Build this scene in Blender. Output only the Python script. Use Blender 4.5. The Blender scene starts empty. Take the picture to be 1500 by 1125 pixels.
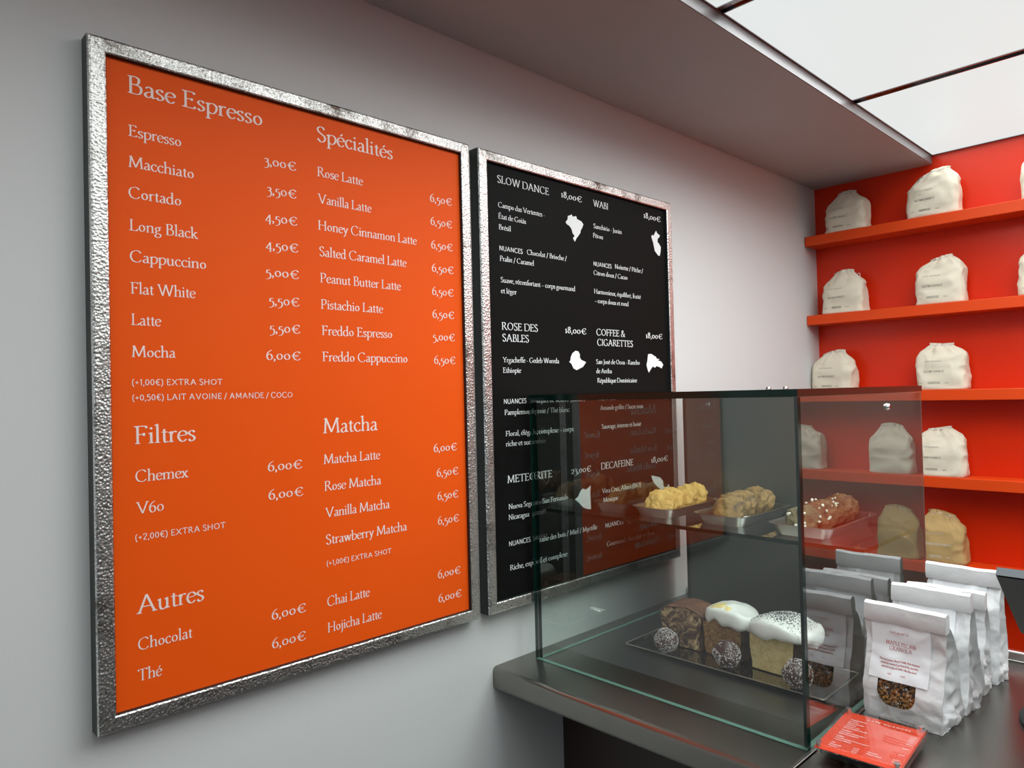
import bpy, bmesh, math, random
from mathutils import Vector, Matrix, noise, Euler
from mathutils.bvhtree import BVHTree
PI = math.pi
R = math.radians
scn = bpy.context.scene
COL = scn.collection

# ------------------------------------------------------------------ camera
cam_d = bpy.data.cameras.new('camera')
cam = bpy.data.objects.new('camera', cam_d)
COL.objects.link(cam)
cam_d.sensor_width = 36.0
cam_d.lens = 36.0 * 1056.09 / 1500.0
cam_d.clip_start = 0.02
_yaw, _pitch, _roll = R(45.979), R(0.871), R(-1.410)
_f = Vector((-math.sin(_yaw) * math.cos(_pitch), math.cos(_yaw) * math.cos(_pitch), math.sin(_pitch)))
_r = Vector((math.cos(_yaw), math.sin(_yaw), 0))
_u = _r.cross(_f)
_r2 = math.cos(_roll) * _r + math.sin(_roll) * _u
_u2 = -math.sin(_roll) * _r + math.cos(_roll) * _u
cam.matrix_world = Matrix(((_r2.x, _u2.x, -_f.x, 1.08), (_r2.y, _u2.y, -_f.y, 0.0), (_r2.z, _u2.z, -_f.z, 1.5), (0, 0, 0, 1)))
scn.camera = cam

# ------------------------------------------------------------------ world, lights, exposure
world = bpy.data.worlds.new('world')
scn.world = world
world.use_nodes = True
world.node_tree.nodes['Background'].inputs[0].default_value = (0.70, 0.76, 0.82, 1)
world.node_tree.nodes['Background'].inputs[1].default_value = 1.2
scn.view_settings.view_transform = 'Standard'
scn.view_settings.look = 'None'
scn.view_settings.gamma = 1.0
scn.view_settings.use_curve_mapping = False
scn.view_settings.exposure = 0.0
PANEL_GLOW = 0.80          # radiance of the diffusers of the ceiling lights
PANEL_WATT = (5.0, 15.0, 8.8, 3.3, 1.0, 0.4)          # downward beam of each ceiling light
def area(name, loc, rot, sx, sy, watt, colour, spread=180):
    d = bpy.data.lights.new(name, 'AREA'); d.shape = 'RECTANGLE'; d.size = sx; d.size_y = sy
    d.energy = watt; d.color = colour; d.spread = R(spread)
    o = bpy.data.objects.new(name, d); o.location = loc; o.rotation_euler = rot; COL.objects.link(o); return o
# daylight that comes through the shop window behind the camera
area('window_daylight', (1.9, -4.15, 1.7), (R(90), 0, 0), 2.8, 1.9, 12.0, (0.80, 0.90, 1.0))

# ------------------------------------------------------------------ materials
def srgb(r, g, b):
    f = lambda c: (c / 255 / 12.92) if c / 255 <= 0.04045 else ((c / 255 + 0.055) / 1.055) ** 2.4
    return (f(r), f(g), f(b), 1)
class NT:
    def __init__(s, name):
        s.m = bpy.data.materials.new(name); s.m.use_nodes = True
        s.t = s.m.node_tree; s.b = s.t.nodes['Principled BSDF']; s.o = s.t.nodes['Material Output']
        s.tc = s.t.nodes.new('ShaderNodeTexCoord')
    def n(s, kind, **kw):
        nd = s.t.nodes.new('ShaderNode' + kind)
        for k, v in kw.items():
            if k.startswith('_'): setattr(nd, k[1:], v)
            else: nd.inputs[k.replace('__', ' ')].default_value = v
        return nd
    def l(s, a, b): s.t.links.new(a, b)
    def noise(s, scale, detail=3, rough=0.5, dist=0.0, stretch=None):
        nd = s.n('TexNoise', Scale=scale, Detail=detail, Roughness=rough, Distortion=dist)
        if stretch:
            mp = s.n('Mapping'); mp.inputs['Scale'].default_value = stretch
            s.l(s.tc.outputs['Object'], mp.inputs[0]); s.l(mp.outputs[0], nd.inputs['Vector'])
        else: s.l(s.tc.outputs['Object'], nd.inputs['Vector'])
        return nd.outputs['Fac']
    def voronoi(s, scale, feat='F1', out='Distance'):
        nd = s.n('TexVoronoi', Scale=scale); nd.feature = feat
        s.l(s.tc.outputs['Object'], nd.inputs['Vector']); return nd.outputs[out]
    def ramp(s, fac, stops):
        nd = s.n('ValToRGB'); e = nd.color_ramp.elements
        while len(e) < len(stops): e.new(0.5)
        for i, (p, c) in enumerate(stops): e[i].position = p; e[i].color = c
        s.l(fac, nd.inputs[0]); return nd.outputs['Color']
    def bump(s, h, strength, dist, prev=None):
        nd = s.n('Bump', Strength=strength, Distance=dist); s.l(h, nd.inputs['Height'])
        if prev: s.l(prev, nd.inputs['Normal'])
        s.l(nd.outputs[0], s.b.inputs['Normal']); return nd.outputs[0]
    def base(s, c):
        if isinstance(c, tuple): s.b.inputs['Base Color'].default_value = c
        else: s.l(c, s.b.inputs['Base Color'])
        return s
    def set(s, **kw):
        for k, v in kw.items(): s.b.inputs[k.replace('_', ' ')].default_value = v
        return s
def mixc(c, k): return tuple([min(1, v * k) for v in c[:3]] + [1])
def plain(name, c, rough=0.5, metal=0.0, bump=None, vary=0.0, **kw):
    t = NT(name); t.set(Roughness=rough, Metallic=metal, **kw)
    if vary: t.base(t.ramp(t.noise(vary, 4), [(0.3, mixc(c, 0.88)), (0.7, mixc(c, 1.08))]))
    else: t.base(c)
    if bump: t.bump(t.noise(bump[0], 4), bump[1], bump[2])
    return t.m
M = {}
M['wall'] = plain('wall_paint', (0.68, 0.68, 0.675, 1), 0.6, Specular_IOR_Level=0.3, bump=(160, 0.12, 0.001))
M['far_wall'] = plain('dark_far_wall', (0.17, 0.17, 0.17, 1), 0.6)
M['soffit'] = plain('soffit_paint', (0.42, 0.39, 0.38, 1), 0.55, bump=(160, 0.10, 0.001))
M['orange_wall'] = plain('orange_gloss_paint', (0.67, 0.026, 0.002, 1), 0.30, Specular_IOR_Level=0.35, bump=(55, 0.16, 0.002))
M['orange_shelf'] = plain('orange_shelf_paint', (0.74, 0.060, 0.004, 1), 0.42, Specular_IOR_Level=0.3, bump=(90, 0.08, 0.001))
M['floor'] = plain('floor_concrete', (0.055, 0.055, 0.055, 1), 0.5, bump=(20, 0.2, 0.002), vary=3)
M['ceiling'] = plain('ceiling_paint', (0.6, 0.59, 0.58, 1), 0.7)
M['chrome'] = plain('polished_profile', (0.27, 0.25, 0.26, 1), 0.05, 1.0)
M['satin'] = plain('satin_grey_profile', (0.20, 0.18, 0.185, 1), 0.35)
M['screw'] = plain('bright_steel', (0.75, 0.75, 0.74, 1), 0.22, 1.0)
M['orange_print'] = plain('orange_print', (0.90, 0.100, 0.006, 1), 0.48, Specular_IOR_Level=0.12, bump=(70, 0.05, 0.001))
M['black_print'] = plain('black_print', (0.0075, 0.0077, 0.0072, 1), 0.5, Specular_IOR_Level=0.05, bump=(70, 0.05, 0.001))
M['ink_pink'] = plain('pale_pink_ink', (0.95, 0.75, 0.68, 1), 0.5)
M['ink_white'] = plain('white_ink', (0.82, 0.84, 0.84, 1), 0.5)
M['ink_black'] = plain('black_ink', (0.02, 0.02, 0.02, 1), 0.6)
M['ink_red'] = plain('red_ink', (0.42, 0.03, 0.03, 1), 0.6)
M['dark_side'] = plain('dark_frame_side', (0.055, 0.06, 0.056, 1), 0.45, 0.6, bump=(30, 0.2, 0.001))
M['cotton'] = plain('cream_cotton', (0.74, 0.655, 0.52, 1), 0.9, bump=(900, 0.25, 0.0006))
M['kraft'] = plain('kraft_cotton', (0.52, 0.34, 0.14, 1), 0.9, bump=(900, 0.25, 0.0006))
M['cord'] = plain('pale_cord', (0.74, 0.66, 0.66, 1), 0.8)
M['paper'] = plain('white_paper', (0.63, 0.625, 0.63, 1), 0.55, bump=(60, 0.5, 0.003))
M['label_paper'] = plain('label_paper', (0.74, 0.75, 0.77, 1), 0.45)
M['black_plastic'] = plain('black_plastic', (0.012, 0.012, 0.013, 1), 0.45)
M['grey_bezel'] = plain('grey_bezel', (0.05, 0.06, 0.07, 1), 0.35)
M['card'] = plain('orange_card', (0.62, 0.045, 0.008, 1), 0.5)
M['back_panel'] = plain('dark_back_panel', (0.17, 0.168, 0.15, 1), 0.32, 0.5)
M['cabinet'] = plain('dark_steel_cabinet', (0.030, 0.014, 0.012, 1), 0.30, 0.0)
M['tray'] = plain('aluminium_tray', (0.62, 0.60, 0.57, 1), 0.30, 1.0)
M['black_tray'] = plain('black_mirror_tray', (0.30, 0.29, 0.27, 1), 0.05, 1.0)
M['tray_rim'] = plain('tray_rim_metal', (0.70, 0.66, 0.60, 1), 0.30, 1.0)
M['frosting'] = plain('white_frosting', (0.80, 0.79, 0.75, 1), 0.35, bump=(60, 0.25, 0.002))
M['curd'] = plain('lemon_curd', (0.82, 0.64, 0.27, 1), 0.3)
M['coconut'] = plain('coconut_flakes', (0.62, 0.58, 0.56, 1), 0.7)
M['ball'] = plain('date_ball', (0.055, 0.022, 0.020, 1), 0.45, bump=(120, 0.8, 0.003), vary=60)
M['white_chip'] = plain('white_chocolate', (0.82, 0.76, 0.64, 1), 0.4)
M['seed'] = plain('poppy_seed', (0.02, 0.025, 0.035, 1), 0.5)
M['flake'] = plain('toasted_oats', (0.42, 0.20, 0.055, 1), 0.5, vary=150)
M['dark_fill'] = plain('dark_granola_bed', (0.05, 0.025, 0.012, 1), 0.7)
def steel():
    t = NT('brushed_steel'); t.set(Metallic=1.0)
    f = t.noise(3.0, 4, 0.6, 0.3)
    t.base(t.ramp(f, [(0.3, (0.22, 0.215, 0.195, 1)), (0.7, (0.27, 0.262, 0.24, 1))]))
    g = t.noise(5.0, 2, 0.5); mr = t.n('MapRange'); mr.inputs['To Min'].default_value = 0.27; mr.inputs['To Max'].default_value = 0.33
    t.l(g, mr.inputs[0]); t.l(mr.outputs[0], t.b.inputs['Roughness'])
    t.bump(t.noise(4, 2, stretch=(2, 200, 60)), 0.015, 0.0005)
    return t.m
M['steel'] = steel()
def hammered():
    t = NT('hammered_metal'); t.set(Metallic=1.0, Roughness=0.38)
    f = t.noise(14, 5, 0.65)
    c = t.ramp(f, [(0.30, (0.16, 0.12, 0.10, 1)), (0.38, (0.62, 0.60, 0.57, 1)), (0.47, (0.90, 0.89, 0.86, 1)), (0.70, (0.98, 0.97, 0.94, 1))])
    e = t.ramp(t.voronoi(300, 'DISTANCE_TO_EDGE'), [(0.0, (0.10, 0.09, 0.085, 1)), (0.10, (0.75, 0.75, 0.75, 1)), (0.25, (1, 1, 1, 1))])  # cell edges darkened: patina, and shade of the relief put into the colour
    mx = t.n('Mix'); mx.data_type = 'RGBA'; mx.blend_type = 'MULTIPLY'; mx.inputs[0].default_value = 0.65
    t.l(c, mx.inputs[6]); t.l(e, mx.inputs[7]); t.base(mx.outputs[2])
    v = t.voronoi(300, 'SMOOTH_F1')
    b = t.bump(v, 0.50, 0.0022); t.bump(t.noise(200, 2), 0.3, 0.001, b)
    return t.m
M['hammered'] = hammered()
def glass(name, tint, ior=1.5, rough=0.0):
    # thin architectural glass: the face a ray enters by reflects for both surfaces of the pane, the rest goes straight through
    t = NT(name); t.t.nodes.remove(t.b)
    geo = t.n('NewGeometry'); fr = t.n('Fresnel')
    fr.inputs['IOR'].default_value = ior
    a = t.n('Math'); a.operation = 'MULTIPLY'; a.inputs[1].default_value = 2.0; t.l(fr.outputs[0], a.inputs[0])
    c = t.n('Math'); c.operation = 'ADD'; c.inputs[1].default_value = 1.0; t.l(fr.outputs[0], c.inputs[0])
    d = t.n('Math'); d.operation = 'DIVIDE'; t.l(a.outputs[0], d.inputs[0]); t.l(c.outputs[0], d.inputs[1])
    e = t.n('Math'); e.operation = 'SUBTRACT'; e.inputs[0].default_value = 1.0; t.l(geo.outputs['Backfacing'], e.inputs[1])
    g = t.n('Math'); g.operation = 'MULTIPLY'; t.l(d.outputs[0], g.inputs[0]); t.l(e.outputs[0], g.inputs[1])
    tr = t.n('BsdfTransparent', Color=tint); gl = t.n('BsdfAnisotropic', Color=(1, 1, 1, 1), Roughness=rough)
    mix = t.n('MixShader'); t.l(g.outputs[0], mix.inputs[0]); t.l(tr.outputs[0], mix.inputs[1]); t.l(gl.outputs[0], mix.inputs[2])
    t.l(mix.outputs[0], t.o.inputs['Surface']); return t.m
M['glass'] = glass('clear_glass', (0.965, 0.988, 0.978, 1))
M['acrylic'] = glass('clear_acrylic', (0.97, 0.97, 0.97, 1), 1.45)
M['film'] = glass('window_film', (0.97, 0.97, 0.97, 1), 1.35, 0.12)
M['glass_edge'] = plain('green_glass_edge', (0.0015, 0.016, 0.012, 1), 0.12, 0.0, Specular_IOR_Level=0.35)
M['glass_edge_pale'] = plain('pale_green_glass_edge', (0.10, 0.20, 0.165, 1), 0.25)
def emis(name, c, k):
    t = NT(name); t.base((0, 0, 0, 1)); t.set(Emission_Color=c, Emission_Strength=k, Roughness=0.5); return t.m
M['diffuser'] = emis('light_diffuser', (0.955, 1.0, 0.985, 1), PANEL_GLOW)
def cookie_mat(name, stops, scale=28, b=0.9):
    t = NT(name); t.set(Roughness=0.75)
    t.base(t.ramp(t.noise(scale, 5, 0.6, 0.6), stops))
    v = t.bump(t.noise(110, 4, 0.7), b, 0.004); t.bump(t.noise(500, 2), 0.3, 0.001, v); return t.m
M['cookie_pale'] = cookie_mat('pale_cookie', [(0.28, srgb(150, 105, 45)), (0.42, srgb(205, 165, 90)), (0.72, srgb(225, 190, 115))])
M['cookie_brown'] = cookie_mat('brown_cookie', [(0.35, srgb(72, 58, 48)), (0.47, srgb(140, 108, 62)), (0.75, srgb(176, 144, 90))])
M['cookie_dark'] = cookie_mat('dark_cookie', [(0.32, srgb(62, 36, 24)), (0.5, srgb(122, 84, 52)), (0.75, srgb(156, 116, 76))])
M['cookie_olive'] = cookie_mat('olive_cookie', [(0.30, srgb(66, 52, 34)), (0.5, srgb(112, 98, 66)), (0.75, srgb(142, 124, 88))])
def marble():
    t = NT('marbled_crumb'); t.set(Roughness=0.85)
    f = t.noise(42, 4, 0.55, 1.6)
    t.base(t.ramp(f, [(0.38, srgb(64, 42, 32)), (0.50, srgb(104, 74, 54)), (0.57, srgb(166, 134, 98)), (0.70, srgb(205, 178, 132))]))
    t.bump(t.noise(220, 4, 0.7), 0.7, 0.003); return t.m
M['marble'] = marble()
M['crust_choc'] = cookie_mat('chocolate_crust', [(0.3, srgb(82, 50, 36)), (0.7, srgb(128, 84, 62))], 20, 0.5)
M['crumb_brown'] = cookie_mat('spiced_crumb', [(0.3, srgb(70, 46, 22)), (0.52, srgb(138, 98, 54)), (0.75, srgb(178, 136, 82))], 170, 1.4)
M['crust_brown'] = cookie_mat('brown_crust', [(0.3, srgb(70, 42, 26)), (0.7, srgb(112, 72, 42))], 30, 0.6)
def poppy():
    t = NT('poppy_crumb'); t.set(Roughness=0.85)
    v = t.voronoi(230); c1 = t.ramp(v, [(0.12, srgb(60, 55, 45)), (0.22, (1, 1, 1, 1))])
    c0 = t.ramp(t.noise(60, 4), [(0.3, srgb(186, 160, 104)), (0.7, srgb(220, 200, 146))])
    mx = t.n('Mix'); mx.data_type = 'RGBA'; mx.blend_type = 'MULTIPLY'; mx.inputs[0].default_value = 1.0
    t.l(c0, mx.inputs[6]); t.l(c1, mx.inputs[7]); t.base(mx.outputs[2])
    t.bump(t.noise(240, 4, 0.7), 0.7, 0.003); return t.m
M['poppy'] = poppy()

# ------------------------------------------------------------------ builders
class MB:
    """collects vertices and faces, then links them as ONE mesh object"""
    def __init__(s): s.v = []; s.f = []; s.mi = []
    def add(s, vs, fs, mi=0):
        o = len(s.v); s.v += [tuple(p) for p in vs]; s.f += [tuple(o + i for i in f) for f in fs]
        s.mi += [mi] * len(fs); return s
    def box(s, x0, x1, y0, y1, z0, z1, mi=0, mis=None):
        v = [(x0, y0, z0), (x1, y0, z0), (x1, y1, z0), (x0, y1, z0), (x0, y0, z1), (x1, y0, z1), (x1, y1, z1), (x0, y1, z1)]
        f = [(0, 3, 2, 1), (4, 5, 6, 7), (0, 1, 5, 4), (1, 2, 6, 5), (2, 3, 7, 6), (3, 0, 4, 7)]   # -z +z -y +x +y -x
        s.add(v, f, mi)
        if mis: s.mi[-6:] = list(mis)
        return s
    def bbox(s, x0, x1, y0, y1, z0, z1, r, mi=0, seg=2):
        bm = bmesh.new(); bmesh.ops.create_cube(bm, size=1)
        for v in bm.verts:
            v.co = Vector(((x0 + x1) / 2 + v.co.x * (x1 - x0), (y0 + y1) / 2 + v.co.y * (y1 - y0), (z0 + z1) / 2 + v.co.z * (z1 - z0)))
        bmesh.ops.bevel(bm, geom=bm.edges[:], offset=r, segments=seg, affect='EDGES', profile=0.5)
        return s.bm(bm, mi)
    def bm(s, bm, mi=0):
        bm.verts.index_update()
        s.add([v.co[:] for v in bm.verts], [[v.index for v in f.verts] for f in bm.faces], mi); bm.free(); return s
    def cyl(s, c, axis, r, h, n=20, mi=0, r2=None):
        r2 = r if r2 is None else r2
        a = Vector(axis).normalized(); t = a.orthogonal().normalized(); b = a.cross(t); c = Vector(c)
        v = [c + (t * math.cos(i * 2 * PI / n) + b * math.sin(i * 2 * PI / n)) * r for i in range(n)]
        v += [c + a * h + (t * math.cos(i * 2 * PI / n) + b * math.sin(i * 2 * PI / n)) * r2 for i in range(n)]
        f = [(i, (i + 1) % n, n + (i + 1) % n, n + i) for i in range(n)] + [tuple(range(n))[::-1], tuple(range(n, 2 * n))]
        return s.add(v, f, mi)
    def tube(s, pts, r, n=8, mi=0):
        pts = [Vector(p) for p in pts]; v = []; f = []
        for i, p in enumerate(pts):
            d = (pts[min(i + 1, len(pts) - 1)] - pts[max(i - 1, 0)]).normalized()
            t = d.cross(Vector((0.13, 0.21, 0.97))).normalized(); b = d.cross(t)
            v += [p + (t * math.cos(k * 2 * PI / n) + b * math.sin(k * 2 * PI / n)) * r for k in range(n)]
        for i in range(len(pts) - 1):
            for k in range(n):
                f.append((i * n + k, i * n + (k + 1) % n, (i + 1) * n + (k + 1) % n, (i + 1) * n + k))
        f += [tuple(range(n))[::-1], tuple(range((len(pts) - 1) * n, len(pts) * n))]
        return s.add(v, f, mi)
    def rings(s, rings, cap0=True, cap1=True, mi=0):
        n = len(rings[0]); v = [p for r in rings for p in r]; f = []
        for j in range(len(rings) - 1):
            for k in range(n):
                f.append((j * n + k, j * n + (k + 1) % n, (j + 1) * n + (k + 1) % n, (j + 1) * n + k))
        if cap0: f.append(tuple(range(n))[::-1])
        if cap1: f.append(tuple(range((len(rings) - 1) * n, len(rings) * n)))
        return s.add(v, f, mi)
    def build(s, name, mats, parent=None, smooth=False, kind=None, label=None):
        me = bpy.data.meshes.new(name); me.from_pydata(s.v, [], s.f)
        if not isinstance(mats, (list, tuple)): mats = [mats]
        for m in mats: me.materials.append(m)
        me.polygons.foreach_set('material_index', s.mi)
        if smooth: me.polygons.foreach_set('use_smooth', [True] * len(s.f))
        me.update()
        if smooth == 'auto': me.set_sharp_from_angle(angle=R(38))
        o = bpy.data.objects.new(name, me); COL.objects.link(o)
        if parent: o.parent = parent
        if kind: o['kind'] = kind
        if label: o['label'] = label
        return o
def empty(name, loc=(0, 0, 0), rz=0.0, label=None, cat=None, group=None):
    o = bpy.data.objects.new(name, None); o.empty_display_size = 0.05; COL.objects.link(o)
    o.location = loc; o.rotation_euler = (0, 0, rz); tag(o, label, cat, group); return o
def tag(o, label, cat, group=None):
    if label: o['label'] = label
    if cat: o['category'] = cat
    if group: o['group'] = group
    return o
def struct(name, mb, m, parent=None):
    o = mb.build(name, m, parent)
    if not parent: o['kind'] = 'structure'
    return o

# ------------------------------------------------------------------ lettering drawn with a broad nib
LC = {
'a': (50, 'C 11 50 20 60 31 58 37 46 37 14 42 2 50 6;C 37 36 22 31 9 20 9 8 18 0 28 4 37 15'),
'b': (58, 'L 12 106 12 4;g 12 106;C 12 46 22 59 35 61 50 50 52 30 45 9 30 -1 12 6'),
'c': (47, 'C 42 49 33 60 20 58 8 42 8 22 18 4 32 0 44 12'),
'd': (60, 'L 46 106 46 2;g 46 106;r 46 2;C 46 50 35 61 20 58 8 42 7 22 16 3 28 0 38 4 46 14'),
'e': (49, 'C 8 33 43 39 41 54 28 61 15 56 7 40 7 22 17 4 30 0 43 12'),
'f': (34, 'C 42 100 34 107 24 103 18 88 18 66 18 0;L 5 59 34 59;f 18 0'),
'g': (53, 'O 24 41 16 19;C 36 56 42 60 52 60;C 17 23 10 14 12 6 26 2 42 -4 46 -18 36 -31 20 -34 7 -27 6 -15 18 -3'),
'h': (62, 'L 13 106 13 0;g 13 106;f 13 0;C 13 44 24 57 36 61 46 55 48 40 48 0;f 48 0'),
'i': (28, 'L 14 60 14 0;g 14 60;f 14 0;d 14 84'),
'j': (28, 'C 15 60 15 -12 11 -28 0 -35;g 15 60;d 15 84'),
'k': (57, 'L 13 106 13 0;g 13 106;f 13 0;L 13 24 44 60;L 24 36 49 0;f 50 0;f 42 60'),
'l': (28, 'L 14 106 14 0;g 14 106;f 14 0'),
'm': (94, 'L 13 60 13 0;g 13 60;f 13 0;C 13 44 22 57 33 61 43 55 46 40 46 0;f 46 0;C 46 44 56 57 67 61 77 55 79 40 79 0;f 79 0'),
'n': (62, 'L 13 60 13 0;g 13 60;f 13 0;C 13 44 24 57 36 61 46 55 48 40 48 0;f 48 0'),
'o': (56, 'O 28 30 20 29'),
'p': (59, 'L 13 60 13 -35;g 13 60;f 13 -35;C 13 46 24 59 37 61 51 50 53 30 45 9 30 -1 13 8'),
'q': (59, 'L 47 60 47 -35;f 47 -35;C 47 50 35 61 20 58 8 42 7 22 16 3 28 0 38 4 47 14'),
'r': (41, 'L 13 60 13 0;g 13 60;f 13 0;C 13 40 20 54 30 61 39 56'),
's': (40, 'C 33 50 26 60 14 58 7 47 14 36 27 28 34 15 27 3 16 0 6 11'),
't': (35, 'C 17 76 17 14 23 1 34 6;L 4 59 33 59'),
'u': (61, 'C 13 60 13 17 20 2 31 0 46 14;L 46 60 46 1;g 13 60;g 46 60;r 46 1'),
'v': (54, 'L 9 60 28 1;L 46 60 28 1;f 9 60;f 46 60'),
'w': (78, 'L 9 60 24 1;L 39 60 24 1;L 39 60 55 1;L 70 60 55 1;f 9 60;f 39 60;f 70 60'),
'x': (52, 'L 9 60 44 0;L 42 60 8 0;f 9 60;f 42 60;f 8 0;f 44 0'),
'y': (53, 'L 9 60 28 3;C 46 60 28 3 19 -22 11 -33 4 -31;f 9 60;f 46 60'),
'z': (48, 'L 8 58 40 58 8 2 42 2'),
'A': (94, 'L 46 100 12 0;L 46 100 82 0;L 24 35 68 35;f 12 0;f 82 0'),
'B': (68, 'L 16 100 16 0;f 16 100;f 16 0;C 16 98 34 99 48 92 50 76 42 58 18 54;C 18 54 44 53 58 42 58 18 46 3 16 2'),
'C': (88, 'C 78 82 64 98 46 100 20 86 9 50 20 14 46 -1 66 4 80 20'),
'D': (92, 'L 16 100 16 0;f 16 100;f 16 0;C 16 98 50 98 78 82 84 50 76 18 50 2 16 2'),
'E': (66, 'L 16 100 16 0;f 12 100;f 12 0;L 16 98 54 98 55 86;L 16 53 44 53;L 44 60 44 46;L 16 2 56 2 58 15'),
'F': (62, 'L 16 100 16 0;f 12 100;f 16 0;L 16 98 54 98 55 86;L 16 52 44 52;L 44 60 44 44'),
'G': (92, 'C 76 82 64 98 46 100 20 86 9 50 20 14 46 -1 64 3 76 12;L 76 40 76 6;f 76 41'),
'H': (92, 'L 16 100 16 0;L 76 100 76 0;L 16 53 76 53;f 16 100;f 16 0;f 76 100;f 76 0'),
'I': (34, 'L 17 100 17 0;f 17 100;f 17 0'),
'J': (38, 'C 20 100 20 6 14 -16 0 -24;f 20 100'),
'K': (84, 'L 16 100 16 0;f 16 100;f 16 0;L 18 48 68 100;L 32 60 76 0;f 68 100;f 78 0'),
'L': (64, 'L 16 100 16 0;f 16 100;f 12 0;L 16 2 56 2 60 18'),
'M': (108, 'L 20 100 13 0;L 20 100 53 6;L 88 100 53 6;L 88 100 95 0;f 13 0;f 95 0;g 20 100;R 88 100'),
'N': (96, 'L 17 100 17 0;L 15 100 78 0;L 78 100 78 0;f 17 0;f 78 100;g 16 100'),
'O': (98, 'O 49 50 40 50'),
'P': (66, 'L 16 100 16 0;f 16 100;f 16 0;C 16 98 38 99 54 90 57 73 48 52 30 45 18 47'),
'Q': (98, 'O 49 50 40 50;C 44 2 62 -14 92 -22'),
'R': (78, 'L 16 100 16 0;f 16 100;f 16 0;C 16 98 38 99 52 90 54 74 44 56 18 52;L 34 53 72 0;f 74 0'),
'S': (58, 'C 46 84 38 98 24 100 10 88 12 68 28 54 46 40 50 20 40 3 24 -1 8 18'),
'T': (76, 'L 38 98 38 0;f 38 0;L 6 86 7 98 69 98 70 86'),
'U': (88, 'C 14 100 14 30 26 3 44 0 62 3 74 30 74 100;f 14 100;f 74 100'),
'V': (90, 'L 10 100 46 0;L 80 100 46 0;f 10 100;f 80 100'),
'W': (128, 'L 10 100 40 0;L 64 100 40 0;L 64 100 92 0;L 118 100 92 0;f 10 100;f 64 100;f 118 100'),
'X': (86, 'L 12 100 76 0;L 74 100 10 0;f 12 100;f 74 100;f 76 0;f 10 0'),
'Y': (82, 'L 8 100 42 46;L 74 100 42 46;L 42 48 42 0;f 8 100;f 74 100;f 42 0'),
'Z': (78, 'L 10 98 68 98 8 2 70 2'),
'0': (60, 'O 30 31 22 30'),
'1': (34, 'L 17 62 17 0;g 17 62;f 17 0'),
'2': (54, 'C 8 46 18 61 34 60 44 46 36 26 8 2;L 8 2 48 2'),
'3': (48, 'C 9 54 20 63 34 58 37 44 28 32 16 29;C 16 29 34 28 41 12 38 -14 22 -30 6 -31'),
'4': (56, 'L 40 66 40 -30;L 40 66 6 4 52 4'),
'5': (50, 'L 42 61 17 61 12 30;C 12 30 32 32 43 16 40 -12 24 -28 7 -31'),
'6': (56, 'C 47 96 28 84 12 60 8 30 16 6 30 -1 44 8 48 28 42 48 28 55 12 42'),
'8': (54, 'O 27 74 15 21;O 27 27 19 26'),
'€': (84, 'C 78 70 66 82 50 84 30 70 22 42 30 12 50 -1 66 2 80 16;L 8 49 66 49;L 8 35 62 35'),
',': (22, 'C 11 6 13 -6 6 -18;d 11 4'),
'.': (22, 'd 11 4'),
'-': (34, 'L 6 28 28 28'),
'–': (56, 'L 4 28 52 28'),
'/': (44, 'L 4 -14 38 104'),
'(': (34, 'C 30 104 14 76 12 40 16 4 30 -24'),
')': (34, 'C 4 104 20 76 22 40 18 4 4 -24'),
'+': (60, 'L 8 45 52 45;L 30 67 30 23'),
'&': (84, 'C 74 52 62 14 36 -1 14 6 10 26 24 48 44 66 46 86 34 99 22 86 26 66 46 34 64 10 82 0'),
' ': (28, ''),
}
SANSD = {
'0': (62, 'O 31 50 23 50'), '1': (36, 'L 22 100 22 0;L 8 84 22 100'), '2': (60, 'C 10 76 16 94 32 100 48 90 48 70 10 2;L 10 2 52 2'),
'5': (60, 'L 48 98 18 98 14 56;C 14 56 34 66 50 50 50 20 34 0 10 12'), '€': (74, 'C 66 86 50 100 32 92 20 66 20 34 32 8 50 0 66 14;L 6 60 54 60;L 6 40 50 40'),
'J': (50, 'C 38 100 38 24 30 2 16 0 6 14'), 'G': (92, 'C 80 80 66 98 48 100 20 84 9 50 20 14 48 0 70 6 82 26 82 46;L 54 46 82 46'),
'M': (104, 'L 16 0 16 100;L 16 100 52 20;L 88 100 52 20;L 88 100 88 0'),
}
ACC = {'é': ('e', 'L 24 72 36 88'), 'è': ('e', 'L 20 88 32 72'), 'ê': ('e', 'L 14 72 27 88 40 72'), 'á': ('a', 'L 24 72 36 88'),
       'É': ('E', 'L 30 110 44 128'), 'À': ('A', 'L 36 128 50 110')}
def _spl(p):
    q = [p[0]] + p + [p[-1]]; out = []
    for i in range(1, len(q) - 2):
        a, b, c, d = q[i - 1], q[i], q[i + 1], q[i + 2]
        n = 4
        for k in range(n):
            t = k / n
            out.append(tuple(0.5 * (2 * b[j] + (c[j] - a[j]) * t + (2 * a[j] - 5 * b[j] + 4 * c[j] - d[j]) * t * t + (-a[j] + 3 * b[j] - 3 * c[j] + d[j]) * t ** 3) for j in (0, 1)))
    out.append(p[-1]); return out
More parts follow.
